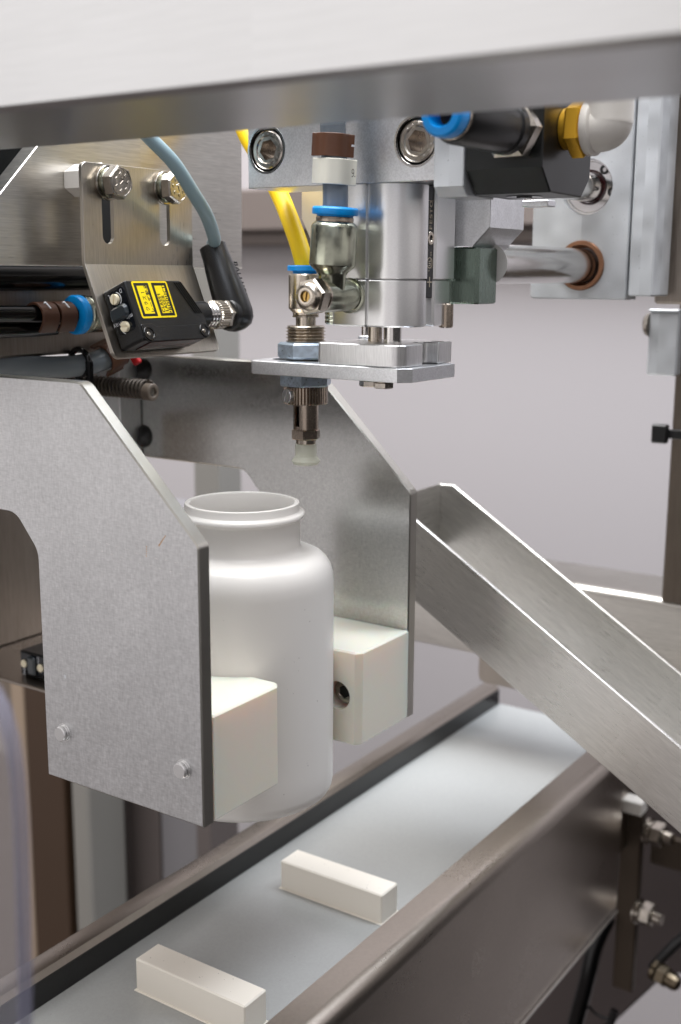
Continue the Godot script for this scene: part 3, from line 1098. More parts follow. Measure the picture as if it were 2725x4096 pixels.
func build_sensor() -> void:
	# bracket: upright slotted leaf and a lower leaf bent out by 22 degrees
	var o := V(-45, 76.41, 23.06)
	var t := thing("sensor_bracket", "bent steel bracket with two slots, holding the black laser sensor", "bracket", V(-45, 76.4, -3.3))
	var b := MB.new()
	b.prism("x", fillet([-29.6, 76.42, 23.1, 76.42, 23.1, 108.4, -29.6, 108.4], [0, 0, 2.2, 2.2]), -46.5, -45, 0.15, [stadium(12.1, 83.0 + 2.65, 104.2, 2.65), stadium(-15.2, 83.0 + 2.65, 104.2, 2.65)])
	part("upper_leaf", b, M.brushed_up, t)
	b = MB.new()
	var n := V(0.9265, 0.3762, 0)
	var up := V(-0.3762, 0.9265, 0)
	var s := Transform3D(Basis(V(0, 0, -1), up, n), o)
	b.xf = s
	b.prism("z", fillet([0, -32, 52.7, -32, 52.7, 0.3, 0, 0.3], [2.4, 2.4, 0, 0]), -1.5, 0, 0.15)
	part("lower_leaf", b, M.brushed_up, t)
	for q in [12.1, -15.2]:
		b = MB.new()
		b.xf = along(V(-44.98, 102.4, q), V(1, 0, 0))
		b.ring(2.6, 5.6, 0, 1.1, 0.2, 40)
		part("washer", b, M.steel, t)
		b = MB.new()
		b.xf = along(V(-43.88, 102.4, q), V(1, 0, 0))
		b.ring(2.6, 4.9, 0, 1.6, 0.3, 40)
		part("spring_washer", b, M.passivated, t)
		b = MB.new()
		b.xf = along(V(-42.28, 102.4, q), V(1, 0, 0), 0.25 if q > 0 else 0.1)
		b.hexa(5.5, 0, 4.0, 0.45, 0.0)
		b.ring(4.15, 4.5, 3.95, 4.15, 0.1, 36)
		var bolt := part("bolt", b, M.steel, t)
		b = MB.new()
		b.xf = along(V(-38.3, 102.4, q), V(1, 0, 0), 0.7 if q > 0 else 1.9)
		for k in 7:
			var a := TAU * k / 7.0
			b.box(cos(a) * 2.7 - 0.35, cos(a) * 2.7 + 0.35, -0.05, 0.16, sin(a) * 2.7 - 0.75, sin(a) * 2.7 + 0.5, 0.15)
		b.box(-1.0, 0.6, -0.05, 0.2, -1.2, -0.8, 0.1)
		b.box(-0.2, 0.3, -0.05, 0.22, -0.8, 1.2, 0.1)
		part("raised_marks", b, M.steel, bolt)
	b = MB.new()
	b.xf = along(V(-60, 103.6, 12.2), V(1, 0, 0), 0.0)
	b.hexa(5.3, 0, 13.4, 0.3, 0.0)
	solo("hex_spacer", b, M.white_plastic, "pale hexagonal spacer between the bracket and the large plate", "spacer", V(-55, 103.6, 12))

	# laser sensor, built in the frame of the lower leaf: x to the right, y up the leaf, z out of it
	t = thing("laser_sensor", "black laser sensor with yellow warning label on the bent bracket", "sensor", s * V(20, -20, 0.1))
	b = MB.new()
	b.xf = s
	b.prism("z", fillet([3.6, -30, 36.6, -30, 36.9, -22.6, 30.0, -9.8, 3.6, -9.8], [1.2, 2.6, 1.0, 1.0, 0.5]), 0.1, 10.8, 0.35)
	b.prism("z", fillet([4.4, -30.6, 35.6, -30.6, 35.6, -24.8, 31, -25.6, 11.5, -25.6, 9.4, -24.6, 4.4, -24.6], [1.6, 2.4, 1.5, 1, 1, 1, 0.5]), 10.7, 11.15, 0.15)
	var body := part("housing", b, M.black, t)
	for k in 4:   # ridges along the cut corner
		b = MB.new()
		var bx := Transform3D(Basis(V(0, 0, 1), -atan2(12.8, 6.9)), V(29.6 - k * 1.05, -10.2, 10.8))
		b.xf = s * bx
		b.box(0.2, 13.0, -0.22, 0.22, -0.2, 0.35, 0.12)
		part("ridge", b, M.black, body)
	b = MB.new()
	b.xf = s
	b.box(8.5, 34.5, -30.35, -29.9, 1.6, 9.4, 0.2)
	part("lens_window", b, M.lens, t)
	for hx in [6.9, 34.0]:
		b = MB.new()
		b.xf = s * along(V(hx, -27.9, 10.6), V(0, 0, 1))
		b.ring(1.75, 2.45, 0.4, 0.85, 0.12, 30)
		b.cyl(1.76, 0.4, 0.58, 0, 30)
		part("screw_hole", b, M.black_gloss, t)
		b = MB.new()
		b.xf = s * along(V(hx - 0.35, -28.0, 11.2), V(0, 0, 1))
		b.lathe([Vector2(0, 0), Vector2(0.7, 0), Vector2(0.6, 0.12), Vector2(0, 0.15)], 20)
		part("mounting_screw", b, M.steel, t)
	# warning label
	b = MB.new()
	b.xf = s
	b.prism("z", fillet([6.2, -22.7, 22.9, -22.7, 22.9, -10.1, 6.2, -10.1], 0.8), 10.75, 10.90)
	var lab := part("warning_label", b, M.label_yellow, t)
	var fx := [[6.9, 13.8], [15.2, 22.2]]
	for f in fx:
		b = MB.new()
		b.xf = s
		b.prism("z", fillet([f[0], -22.1, f[1], -22.1, f[1], -10.7, f[0], -10.7], 0.3), 10.88, 10.93)
		part("label_frame", b, M.label_black, lab)
		b = MB.new()
		b.xf = s
		b.box(f[0] + 1.15, f[1] - 1.1, -21.2, -11.7, 10.92, 10.955)
		part("label_field", b, M.label_yellow, lab)
	var txt := [["CLASS1", 17.2, -17.6, 1.4, 1.05], ["LASER", 18.85, -17.9, 1.4, 1.05], ["PRODUCT", 20.5, -16.7, 1.4, 1.15]]
	for q in txt:
		letters("lettering", q[0], q[3], s * V(q[1], q[2], 10.98), up, V(0, 0, 1), M.label_black, t, q[4], true)
	katakana(s, t)
	# adjusting end: window, two trimmers, indicator
	b = MB.new()
	b.xf = s
	b.prism("x", fillet([1.6, -25.4, 9.6, -25.4, 9.6, -10.9, 1.6, -10.9], 1.4), 3.66, 3.45, 0.05)
	part("end_window", b, M.navy, t)
	for q in [[-14.0, 5.0], [-23.4, 5.6]]:
		b = MB.new()
		b.xf = s * along(V(3.5, q[0], q[1]), V(-1, 0, 0))
		b.prism("y", circ(0, 0, 1.75, 26), 0, 0.75, 0.15)
		for sg in [-1, 1]:
			b.prism("y", PackedVector2Array(half_disc(1.72, 0.28, sg, 0.5 if q[0] > -20 else 1.9)), 0.7, 1.25, 0.12)
		part("trimmer", b, M.cream, t)
	b = MB.new()
	b.xf = s * Transform3D(Basis(), V(3.5, -18.7, 5.4))
	b.prism("x", fillet([-4.3, -2.5, 4.0, -2.5, 4.0, 2.5, -4.3, 2.5], 2.0), -1.6, 0, 0.9)
	part("indicator", b, M.dome, t)
	for q in [["L", -12.2, 2.4, 1.3], ["D", -12.2, 8.0, 1.3], ["max", -21.6, 2.6, 1.3], ["min", -21.0, 8.3, 1.3]]:
		letters("lettering", q[0], q[3], s * V(3.4, q[1], q[2]), -n, -up, M.print_white, t)
	for q in [[-14.0, 5.0, 0.4, 2.6], [-23.4, 5.6, 3.6, 5.9]]:
		b = MB.new()
		b.xf = s * along(V(3.46, q[0], q[1]), V(-1, 0, 0))
		b.lathe([Vector2(2.1, 0), Vector2(2.4, 0), Vector2(2.4, 0.05), Vector2(2.1, 0.05), Vector2(2.1, 0)], 14, 30.0, q[2], q[3])
		part("scale_arc", b, M.print_white, t)
	# threaded stub and the angled plug
	b = MB.new()
	b.xf = s * along(V(33.5, -20.3, 5.5), V(1, 0, 0))
	b.cyl(4.6, 0, 9.6, 0.6, 36)
	part("socket_collar", b, M.black, t)
	t = thing("plug_cable", "grey-blue cable with angled black plug screwed to the laser sensor", "cable", s * V(58, -20, 5.5))
	b = MB.new()
	b.xf = s * along(V(43.0, -20.5, 5.5), V(1, 0, 0))
	b.lathe([Vector2(0, 0), Vector2(3.9, 0), Vector2(4.3, 0.5), Vector2(4.3, 1.2), Vector2(3.8, 1.6), Vector2(4.3, 2.1), Vector2(4.3, 2.9), Vector2(3.8, 3.3), Vector2(4.3, 3.8), Vector2(4.3, 4.8), Vector2(0, 4.9)], 36)
	part("thread", b, M.chrome, t)
	b = MB.new()
	b.xf = s * along(V(47.8, -20.6, 5.5), V(1, 0, 0))
	var kn := PackedVector2Array()
	for k in 34:
		for q in [[0.0, 4.75], [0.3, 5.05], [0.7, 5.05]]:
			kn.append(Vector2.from_angle(TAU * (k + float(q[0])) / 34.0) * float(q[1]))
	b.prism("y", kn, 0, 4.8, 0.4, [], 5.0)
	b.hexa(5.2, 4.8, 7.4, 0.4, 0.3)
	part("knurled_nut", b, M.nickel, t)
	b = MB.new()
	b.xf = s * along(V(55.0, -20.6, 5.5), V(1, 0, 0))
	b.lathe([Vector2(0, 0), Vector2(5.3, 0), Vector2(5.7, 0.6), Vector2(5.9, 5.0), Vector2(0, 7)], 32)
	b.xf = s * along(V(60.4, -20.5, 5.5), V(-0.02, 1, 0))
	b.lathe([Vector2(0, -6.2), Vector2(2.5, -6.0), Vector2(4.6, -5.0), Vector2(6.0, -3.0), Vector2(6.5, -0.5), Vector2(6.5, 3.0), Vector2(6.2, 9.0), Vector2(5.6, 16.0), Vector2(5.0, 22.0), Vector2(4.9, 25.6), Vector2(4.5, 26.0), Vector2(0, 26.0)], 40, 40.0)
	part("plug", b, M.black, t)
	letters("raised_lettering", "BALLUFF", 2.0, s * V(62.3, -9.5, 11.25), -up, V(0, 0, -1), M.black_gloss, t, 1.2, true)
	b = MB.new()
	b.tube([s * V(60.2, 1.0, 5.5), s * V(60.2, 5.5, 5.5), V(-36.9, 86.0, -31.9), V(-31.4, 93.4, -21.3), V(-29.3, 100.8, -11.6), V(-29.6, 109.2, -3.2), V(-32.1, 115.8, 4.2), V(-34.5, 121.1, 9.4)], 2.35, 18)
	part("lead", b, M.cable, t)

func half_disc(r: float, gap: float, side: int, rot: float) -> Array:
	var p := []
	var a0 := asin(gap / r)
	for k in 11:
		var a := a0 + (PI - 2.0 * a0) * k / 10.0
		p.append(Vector2(cos(a) * r, sin(a) * r * side).rotated(rot))
	return p

func katakana(s: Transform3D, t: Node3D) -> void:
	# two printed lines, drawn as strokes; local glyph box 0..1, read up the label
	var glyph := {
		"ku": [[0.35, 1.0, 0.1, 0.55], [0.3, 0.85, 0.85, 0.85], [0.85, 0.85, 0.7, 0.4], [0.7, 0.4, 0.25, 0.0]],
		"ra": [[0.2, 0.95, 0.8, 0.95], [0.1, 0.65, 0.85, 0.65], [0.85, 0.65, 0.7, 0.25], [0.7, 0.25, 0.3, 0.0]],
		"su": [[0.15, 0.9, 0.8, 0.9], [0.8, 0.9, 0.55, 0.45], [0.55, 0.45, 0.1, 0.05], [0.5, 0.4, 0.9, 0.05]],
		"one": [[0.5, 1.0, 0.5, 0.0], [0.5, 1.0, 0.3, 0.8]],
		"re": [[0.25, 1.0, 0.25, 0.05], [0.25, 0.05, 0.9, 0.5]],
		"bar": [[0.05, 0.5, 0.95, 0.5]],
		"za": [[0.0, 0.65, 0.8, 0.65], [0.25, 0.95, 0.25, 0.35], [0.6, 0.95, 0.6, 0.4], [0.6, 0.4, 0.35, 0.0], [0.8, 1.0, 0.85, 0.85], [0.92, 1.0, 0.97, 0.85]],
		"sei": [[0.0, 0.95, 0.6, 0.95], [0.0, 0.75, 0.65, 0.75], [0.3, 1.05, 0.3, 0.5], [0.1, 0.6, 0.55, 0.6], [0.75, 1.0, 0.75, 0.65], [0.92, 1.05, 0.92, 0.5], [0.0, 0.42, 1.0, 0.42], [0.5, 0.42, 0.1, 0.1], [0.4, 0.3, 0.4, 0.0], [0.5, 0.35, 0.95, 0.0], [0.4, 0.0, 0.6, 0.1]],
		"hin": [[0.3, 1.0, 0.7, 1.0], [0.3, 1.0, 0.3, 0.6], [0.7, 1.0, 0.7, 0.6], [0.3, 0.6, 0.7, 0.6], [0.05, 0.45, 0.42, 0.45], [0.05, 0.45, 0.05, 0.0], [0.42, 0.45, 0.42, 0.0], [0.05, 0.0, 0.42, 0.0], [0.58, 0.45, 0.95, 0.45], [0.58, 0.45, 0.58, 0.0], [0.95, 0.45, 0.95, 0.0], [0.58, 0.0, 0.95, 0.0]],
	}
	var lines := [[["ku", "ra", "su", "one"], 10.0, -20.3, 1.45], [["re", "bar", "za", "sei", "hin"], 12.1, -20.9, 1.55]]
	for l in lines:
		var b := MB.new()
		var at := 0.0
		for g in l[0]:
			for q in glyph[g]:
				var h: float = l[3]
				var w := h * 1.05
				var p0 := Vector2(l[1] - q[1] * h + h * 0.5, l[2] + at + q[0] * w)
				var p1 := Vector2(l[1] - q[3] * h + h * 0.5, l[2] + at + q[2] * w)
				var d := (p1 - p0).normalized() * 0.02
				var nn := Vector2(-d.y, d.x).normalized() * 0.1
				b.xf = s
				b.prism("z", PackedVector2Array([p0 - d - nn, p1 + d - nn, p1 + d + nn, p0 - d + nn]), 10.95, 10.985)
			at += float(l[3]) * 1.28
		part("lettering", b, M.label_black, t)

func build_cylinder() -> void:
	# upper block with two socket screws
	var t := thing("mounting_block", "grey aluminium block with two socket screws above the nozzle", "block", V(23, 101.6, -33))
	var b := MB.new()
	b.prism("z", P2([-13.8, 101.6, 60.4, 101.6, 60.4, 160, -13.8, 160]), -44.9, -22.4, 0.25, [circ(-6.1, 113.8, 7.1), circ(50.9, 113.4, 7.1)])
	b.box(-13, 60, 102, 159, -44.5, -43.0)
	part("body", b, M.alu, t)
	for q in [[-6.1, 113.8, 0.35], [50.9, 113.4, 0.75]]:
		b = MB.new()
		b.xf = along(V(q[0], q[1], -31), V(0, 0, 1))
		var hx := PackedVector2Array()
		for k in 6:
			hx.append(Vector2.from_angle(q[2] + TAU * k / 6.0) * 3.5)
		b.lathe([Vector2(0, 0), Vector2(6.45, 0), Vector2(6.5, 7.0), Vector2(6.2, 7.8), Vector2(5.7, 8.1), Vector2(4.6, 8.1), Vector2(4.2, 7.6)], 48)
		b.prism("y", circ(0, 0, 4.25, 36), 3.0, 7.6, 0.0, [hx])
		var sc := part("socket_screw", b, M.steel, t)
		b = MB.new()
		b.xf = along(V(q[0], q[1], -31), V(0, 0, 1))
		b.prism("y", circ(0, 0, 4.0, 24), 2.6, 3.2)
		part("hex_socket", b, M.nickel_dark, sc)
		b = MB.new()
		b.xf = along(V(q[0], q[1], -22.92), V(0, 0, 1), q[2])
		for k in [0, 1, 2, 5, 6, 7, 8]:
			var a: float = k * 0.42
			var c := Vector2.from_angle(a) * 5.05
			b.box(c.x - 0.25, c.x + 0.25, -0.04, 0.07, c.y - 0.3, c.y + 0.35, 0.03)
		part("raised_marks", b, M.chrome, sc)
		b = MB.new()
		b.xf = along(V(q[0], q[1], -22.6), V(0, 0, 1))
		b.lathe([Vector2(6.95, -1.6), Vector2(7.0, -0.5), Vector2(7.75, 0.24), Vector2(7.1, 0.2), Vector2(6.95, -1.6)], 48)
		part("counterbore_rim", b, M.chrome, t)
	b = MB.new()
	b.prism("z", P2([-17.6, 104, -4, 104, -4, 80, -13.0, 84.6, -17.6, 93.4]), -62, -58, 0.3)
	solo("tab_bracket", b, M.tab, "cream-white metal tab behind the yellow hose and the valve", "bracket", V(-10, 80, -60))
	# compact cylinder
	t = thing("pneumatic_cylinder", "silver compact cylinder with rounded column and black sensor strip", "cylinder", V(32, 57.2, -38))
	var col := [Vector2(49.0, -34.2)]
	for k in 15:
		var a := PI / 2 * k / 14.0
		col.append(Vector2(38.4 + cos(a) * 10.6, -33.4 + sin(a) * 10.9))
	var plan := PackedVector2Array([Vector2(47, -53.5), Vector2(49.2, -51.5), Vector2(49.2, -39.6), Vector2(48.4, -39.0), Vector2(46.3, -39.0), Vector2(46.3, -34.6), Vector2(48.6, -34.6)])
	for q in col:
		plan.append(q)
	plan.append_array(PackedVector2Array([Vector2(34.5, -22.6), Vector2(34.2, -23.6), Vector2(33.3, -23.6), Vector2(33.0, -22.6), Vector2(22.0, -22.5), Vector2(21.0, -22.9), Vector2(20.4, -24.0), Vector2(18.2, -24.2), Vector2(15.8, -25.0), Vector2(14.3, -26.8), Vector2(14.0, -29), Vector2(14.0, -51.5), Vector2(16, -53.5)]))
	b = MB.new()
	b.prism("y", plan, 72.35, 101.5, 0.12)
	part("barrel", b, M.alu_col, t)
	var plan2 := plan.duplicate()
	for i in plan2.size():
		if plan2[i].x < 21.5:
			plan2[i].x = maxf(plan2[i].x, 19.6)
	var pl3 := PackedVector2Array([Vector2(46, -53.5), Vector2(47.6, -51.5), Vector2(48.3, -40.6), Vector2(47.5, -39.9), Vector2(45.6, -39.9), Vector2(45.6, -35.0), Vector2(48.0, -35.0)])
	for q in col:
		pl3.append(q * 1.0 + Vector2(-0.35, 0))
	pl3.append_array(PackedVector2Array([Vector2(34.5, -22.6), Vector2(34.2, -23.6), Vector2(33.3, -23.6), Vector2(33.0, -22.6), Vector2(21.5, -22.5), Vector2(20.2, -23.2), Vector2(19.7, -24.6), Vector2(19.7, -51.5), Vector2(21, -53.5)]))
	b = MB.new()
	b.prism("y", pl3, 57.2, 72.2, 0.5)
	part("bearing_cap", b, M.alu_col, t)
	b = MB.new()
	b.xf = along(V(17.0, 57.4, -29.5), V(0, 1, 0))
	b.lathe([Vector2(0, 0), Vector2(3.0, 0), Vector2(3.6, 0.5), Vector2(3.6, 1.2), Vector2(3.4, 1.5), Vector2(3.6, 1.8), Vector2(3.6, 2.6), Vector2(3.4, 2.9), Vector2(3.6, 3.2), Vector2(3.6, 9), Vector2(0, 9)], 30)
	part("stop_screw", b, M.passivated, t)
	b = MB.new()
	b.xf = along(V(47.3, 56.4, -50.3), V(0, 1, 0))
	b.cyl(2.4, 0, 8, 0.4, 24)
	part("stop_screw", b, M.nickel_dark, t)
	for q in [[27.4, -37.7, 2.4, "piston_rod", M.nickel], [35.9, -35.0, 2.95, "guide_rod", M.chrome], [13.6, -53.0, 1.3, "side_rod", M.chrome]]:
		b = MB.new()
		b.xf = along(V(q[0], 44.9, q[1]), V(0, 1, 0))
		b.cyl(q[2], 0, 14, 0.2, 32)
		part(q[3], b, q[4], t)
	b = MB.new()
	b.xf = along(V(13.6, 51.0, -53.0), V(0, 1, 0))
	b.cyl(2.6, 0, 1.6, 0.3, 24)
	b.xf = Transform3D()
	b.box(7.5, 15, 50.2, 51.0, -58, -50.5, 0.2)
	part("side_clip", b, M.alu, t)
	# sensor strip in the groove
	b = MB.new()
	b.box(46.0, 48.4, 66.3, 101.4, -38.8, -34.8, 0.2)
	var strip := part("sensor_strip", b, M.black, t)
	var sx := 48.45
	letters("lettering", "FESTO", 1.75, V(sx, 92.2, -36.9), V(0, 1, 0), V(0, 0, 1), M.print_grey, t, 1.35, true)
	letters("lettering", "UL", 1.3, V(sx, 77.4, -36.6), V(0, 1, 0), V(0, 0, 1), M.print_grey, t, 1.0, true)
	letters("lettering", "LISTED", 0.6, V(sx, 77.2, -38.0), V(0, 1, 0), V(0, 0, 1), M.print_grey, t, 1.2)
	letters("lettering", "c", 0.8, V(sx, 75.0, -36.0), V(0, 1, 0), V(0, 0, 1), M.print_grey, t)
	letters("lettering", "us", 0.8, V(sx, 80.2, -37.2), V(0, 1, 0), V(0, 0, 1), M.print_grey, t)
	b = MB.new()
	b.xf = along(V(48.38, 77.4, -36.6), V(1, 0, 0))
	b.ring(1.5, 1.75, 0, 0.07, 0, 28)
	part("listing_mark", b, M.print_grey, strip)
	b = MB.new()
	b.box(48.3, 48.46, 69.8, 73.0, -36.95, -36.6)
	b.box(48.3, 48.46, 71.2, 71.55, -38.2, -35.3)
	part("plus_mark", b, M.print_grey, strip)
	b = MB.new()
	b.xf = along(V(48.3, 85.1, -36.7), V(1, 0, 0))
	b.ring(0.85, 2.15, 0, 0.5, 0.2, 32)
	part("clamp_screw", b, M.nickel, strip)
	b = MB.new()
	b.box(48.35, 48.43, 96.6, 96.75, -38.8, -34.8)
	part("strip_line", b, M.print_grey, strip)
	# yoke and tool plate carried by the rods
	t = thing("tool_plate", "flat aluminium plate with chamfered corners carrying the suction nozzle", "plate", V(16, 39.9, -38))
	b = MB.new()
	b.prism("y", P2([-12.4, -22.0, -15.0, -24.6, -15.0, -53.5, 49.3, -53.5, 49.3, -25.6, 45.7, -22.0]), 39.9, 44.45, 0.2, [slot_xz(-5.5, 2.5, -36.2, 7.3)])
	part("plate", b, M.alu, t)
	b = MB.new()
	b.prism("y", fillet([14.3, -22.25, 46.7, -22.25, 46.7, -36.4, 41.8, -36.4, 41.8, -46.4, 46.9, -46.4, 46.9, -56, 14.3, -56], [1.6, 4.2, 0.4, 1.2, 1.2, 0.4, 1, 1]), 44.6, 51.7, 0.35, [circ(22, -37.7, 1.6, 20)])
	var yoke := part("yoke", b, M.alu_up, t)
	b = MB.new()
	b.xf = along(V(43.5, 51.72, -51.5), V(0, 1, 0))
	b.cyl(2.2, 0, 0.03, 0, 24)
	b.xf = along(V(40.5, 51.72, -42), V(0, 1, 0))
	b.cyl(0.9, 0, 0.03, 0, 16)
	part("threaded_hole", b, M.hole, yoke)
	for q in [[34.9, -31.2, 0.2], [27.6, -34.3, 0.5]]:
		b = MB.new()
		b.xf = along(V(q[0], 39.95, q[1]), V(0, -1, 0))
		b.cyl(3.4, 0, 0.9, 0.15, 32)
		b.hexa(3.5, 0.9, 3.0, 0.35, q[2])
		part("bolt", b, M.steel, t)

func slot_xz(x0: float, x1: float, z: float, r: float) -> PackedVector2Array:
	var p := PackedVector2Array()
	for k in 13:
		p.append(Vector2(x1, z) + Vector2.from_angle(-PI / 2 + PI * k / 12) * r)
	for k in 13:
		p.append(Vector2(x0, z) + Vector2.from_angle(PI / 2 + PI * k / 12) * r)
	return p

func build_nozzle() -> void:
	var x := 0.0
	var z := -36.2
	var t := thing("suction_nozzle", "nickel suction nozzle with translucent cup hanging above the bottle", "nozzle", V(x, 7.7, z))
	var o := Transform3D(Basis(), V(x, 0, z))
	# towards the camera is about 0.955 rad round from +x in the x-z plane
	var view := atan2(333.3, 238.9)
	var b := MB.new()
	b.xf = o
	b.lathe([Vector2(2.7, 11.2), Vector2(4.5, 8.7), Vector2(4.0, 8.0), Vector2(4.25, 7.7), Vector2(5.15, 9.0), Vector2(5.0, 9.25), Vector2(3.85, 10.6), Vector2(3.8, 11.0), Vector2(3.8, 14.6), Vector2(3.5, 15.0), Vector2(2.7, 15.0), Vector2(2.7, 11.2)], 56, 18.0)
	part("suction_cup", b, M.silicone, t)
	b = MB.new()
	b.xf = o
	b.cyl(2.55, 12.4, 15.2, 0.2, 32)
	b.cyl(3.5, 15.05, 16.7, 0.2, 40)
	part("cup_stem", b, M.nickel, t)
	b = MB.new()
	b.xf = o
	b.hexa(5.2, 16.65, 20.4, 0.45, view + 0.2)
	part("stem_hex", b, M.nickel_dark, t)
	# sleeve with a window slot on the left
	b = MB.new()
	b.xf = o
	b.lathe([Vector2(3.4, 20.2), Vector2(4.42, 20.2), Vector2(4.42, 29.4), Vector2(3.4, 29.4)], 64, 30.0, view + 1.08, view + 0.55 + TAU)
	for s in [[20.2, 21.4], [28.6, 29.4]]:
		b.lathe([Vector2(3.4, s[0]), Vector2(4.42, s[0]), Vector2(4.42, s[1]), Vector2(3.4, s[1]), Vector2(3.4, s[0])], 10, 30.0, view + 0.55, view + 1.08)
	for a in [view + 0.55, view + 1.08]:
		var d := V(cos(a), 0, sin(a))
		var nn := V(-sin(a), 0, cos(a)) * (1.0 if a < view + 0.8 else -1.0)
		b.quad(d * 3.4 + V(0, 20.2, 0), d * 4.42 + V(0, 20.2, 0), d * 4.42 + V(0, 29.4, 0), d * 3.4 + V(0, 29.4, 0), nn)
	part("sleeve", b, M.nickel_dark, t)
	b = MB.new()
	b.xf = o
	b.cyl(3.0, 19.8, 29.6, 0, 32)
	part("inner_rod", b, M.black_alu, t)
	# knurled collar with set screw
	b = MB.new()
	b.xf = o
	var kn := PackedVector2Array()
	for k in 44:
		for q in [[0.0, 7.25], [0.28, 7.8], [0.72, 7.8]]:
			kn.append(Vector2.from_angle(TAU * (k + float(q[0])) / 44.0) * float(q[1]))
	b.prism("y", kn, 29.3, 35.5, 0.25, [], 5.0)
	part("knurled_collar", b, M.nickel_dark, t)
	b = MB.new()
	var sa := view + 0.86
	b.xf = o * along(V(cos(sa) * 6.9, 32.3, sin(sa) * 6.9), V(cos(sa), 0, sin(sa)), 0.5)
	for sg in [-1, 1]:
		b.prism("y", PackedVector2Array(half_disc(2.4, 0.25, sg, 0.9)), 1.2, 2.1, 0.15)
	b.cyl(2.42, 0, 1.3, 0.0, 32)
	part("set_screw", b, M.alu_col, t)
	b = MB.new()
	b.xf = o
	b.hexa(9.5, 35.5, 39.85, 0.45, view + 0.16)
	part("hex_nut", b, M.zinc, t)
	# threaded sleeve and upper nut
	b = MB.new()
	b.xf = o
	var th := [Vector2(3.4, 39.0), Vector2(6.2, 39.0)]
	for k in 15:
		var y := 39.4 + k * 1.1
		th.append(Vector2(6.1, y))
		th.append(Vector2(6.95, y + 0.5))
		th.append(Vector2(6.95, y + 0.62))
	th.append(Vector2(6.1, 55.7))
	th.append(Vector2(6.6, 55.8))
	th.append(Vector2(6.3, 56.25))
	th.append(Vector2(3.4, 56.25))
	b.lathe(th, 56, 10.0)
	part("threaded_sleeve", b, M.nickel, t)
	b = MB.new()
	b.xf = o
	b.hexa(9.75, 45.0, 50.6, 0.75, view + 0.47)
	part("hex_nut", b, M.zinc, t)
	# push-in fitting on top
	b = MB.new()
	b.xf = o
	b.lathe([Vector2(0, 56.0), Vector2(3.5, 56.0), Vector2(3.5, 59.1), Vector2(4.6, 59.1), Vector2(4.7, 59.6), Vector2(4.3, 59.75), Vector2(4.55, 59.9), Vector2(4.55, 60.6), Vector2(5.95, 62.0), Vector2(6.0, 62.3), Vector2(6.0, 73.3), Vector2(5.7, 73.8), Vector2(3.2, 73.8)], 56, 30.0)
	part("fitting_body", b, M.nickel, t)
	b = MB.new()
	b.xf = o
	b.lathe([Vector2(3.1, 73.7), Vector2(4.4, 73.7), Vector2(4.6, 74.6), Vector2(6.3, 74.8), Vector2(6.35, 76.2), Vector2(6.0, 76.6), Vector2(3.1, 76.6), Vector2(3.1, 73.7)], 56)
	part("release_ring", b, M.blue, t)
	b = MB.new()
	b.tube([V(0, 73, -36.2), V(-1.0, 77, -36.6), V(-4.9, 84, -38.8), V(-10.6, 91.5, -42.0), V(-18.6, 100, -47.2), V(-29.5, 112, -52.0), V(-41, 125, -55), V(-48, 140, -58)], 3.2, 20)
	solo("yellow_hose", b, M.yellow, "bright yellow air hose going up behind the aluminium block", "hose", V(-12, 92, -43))

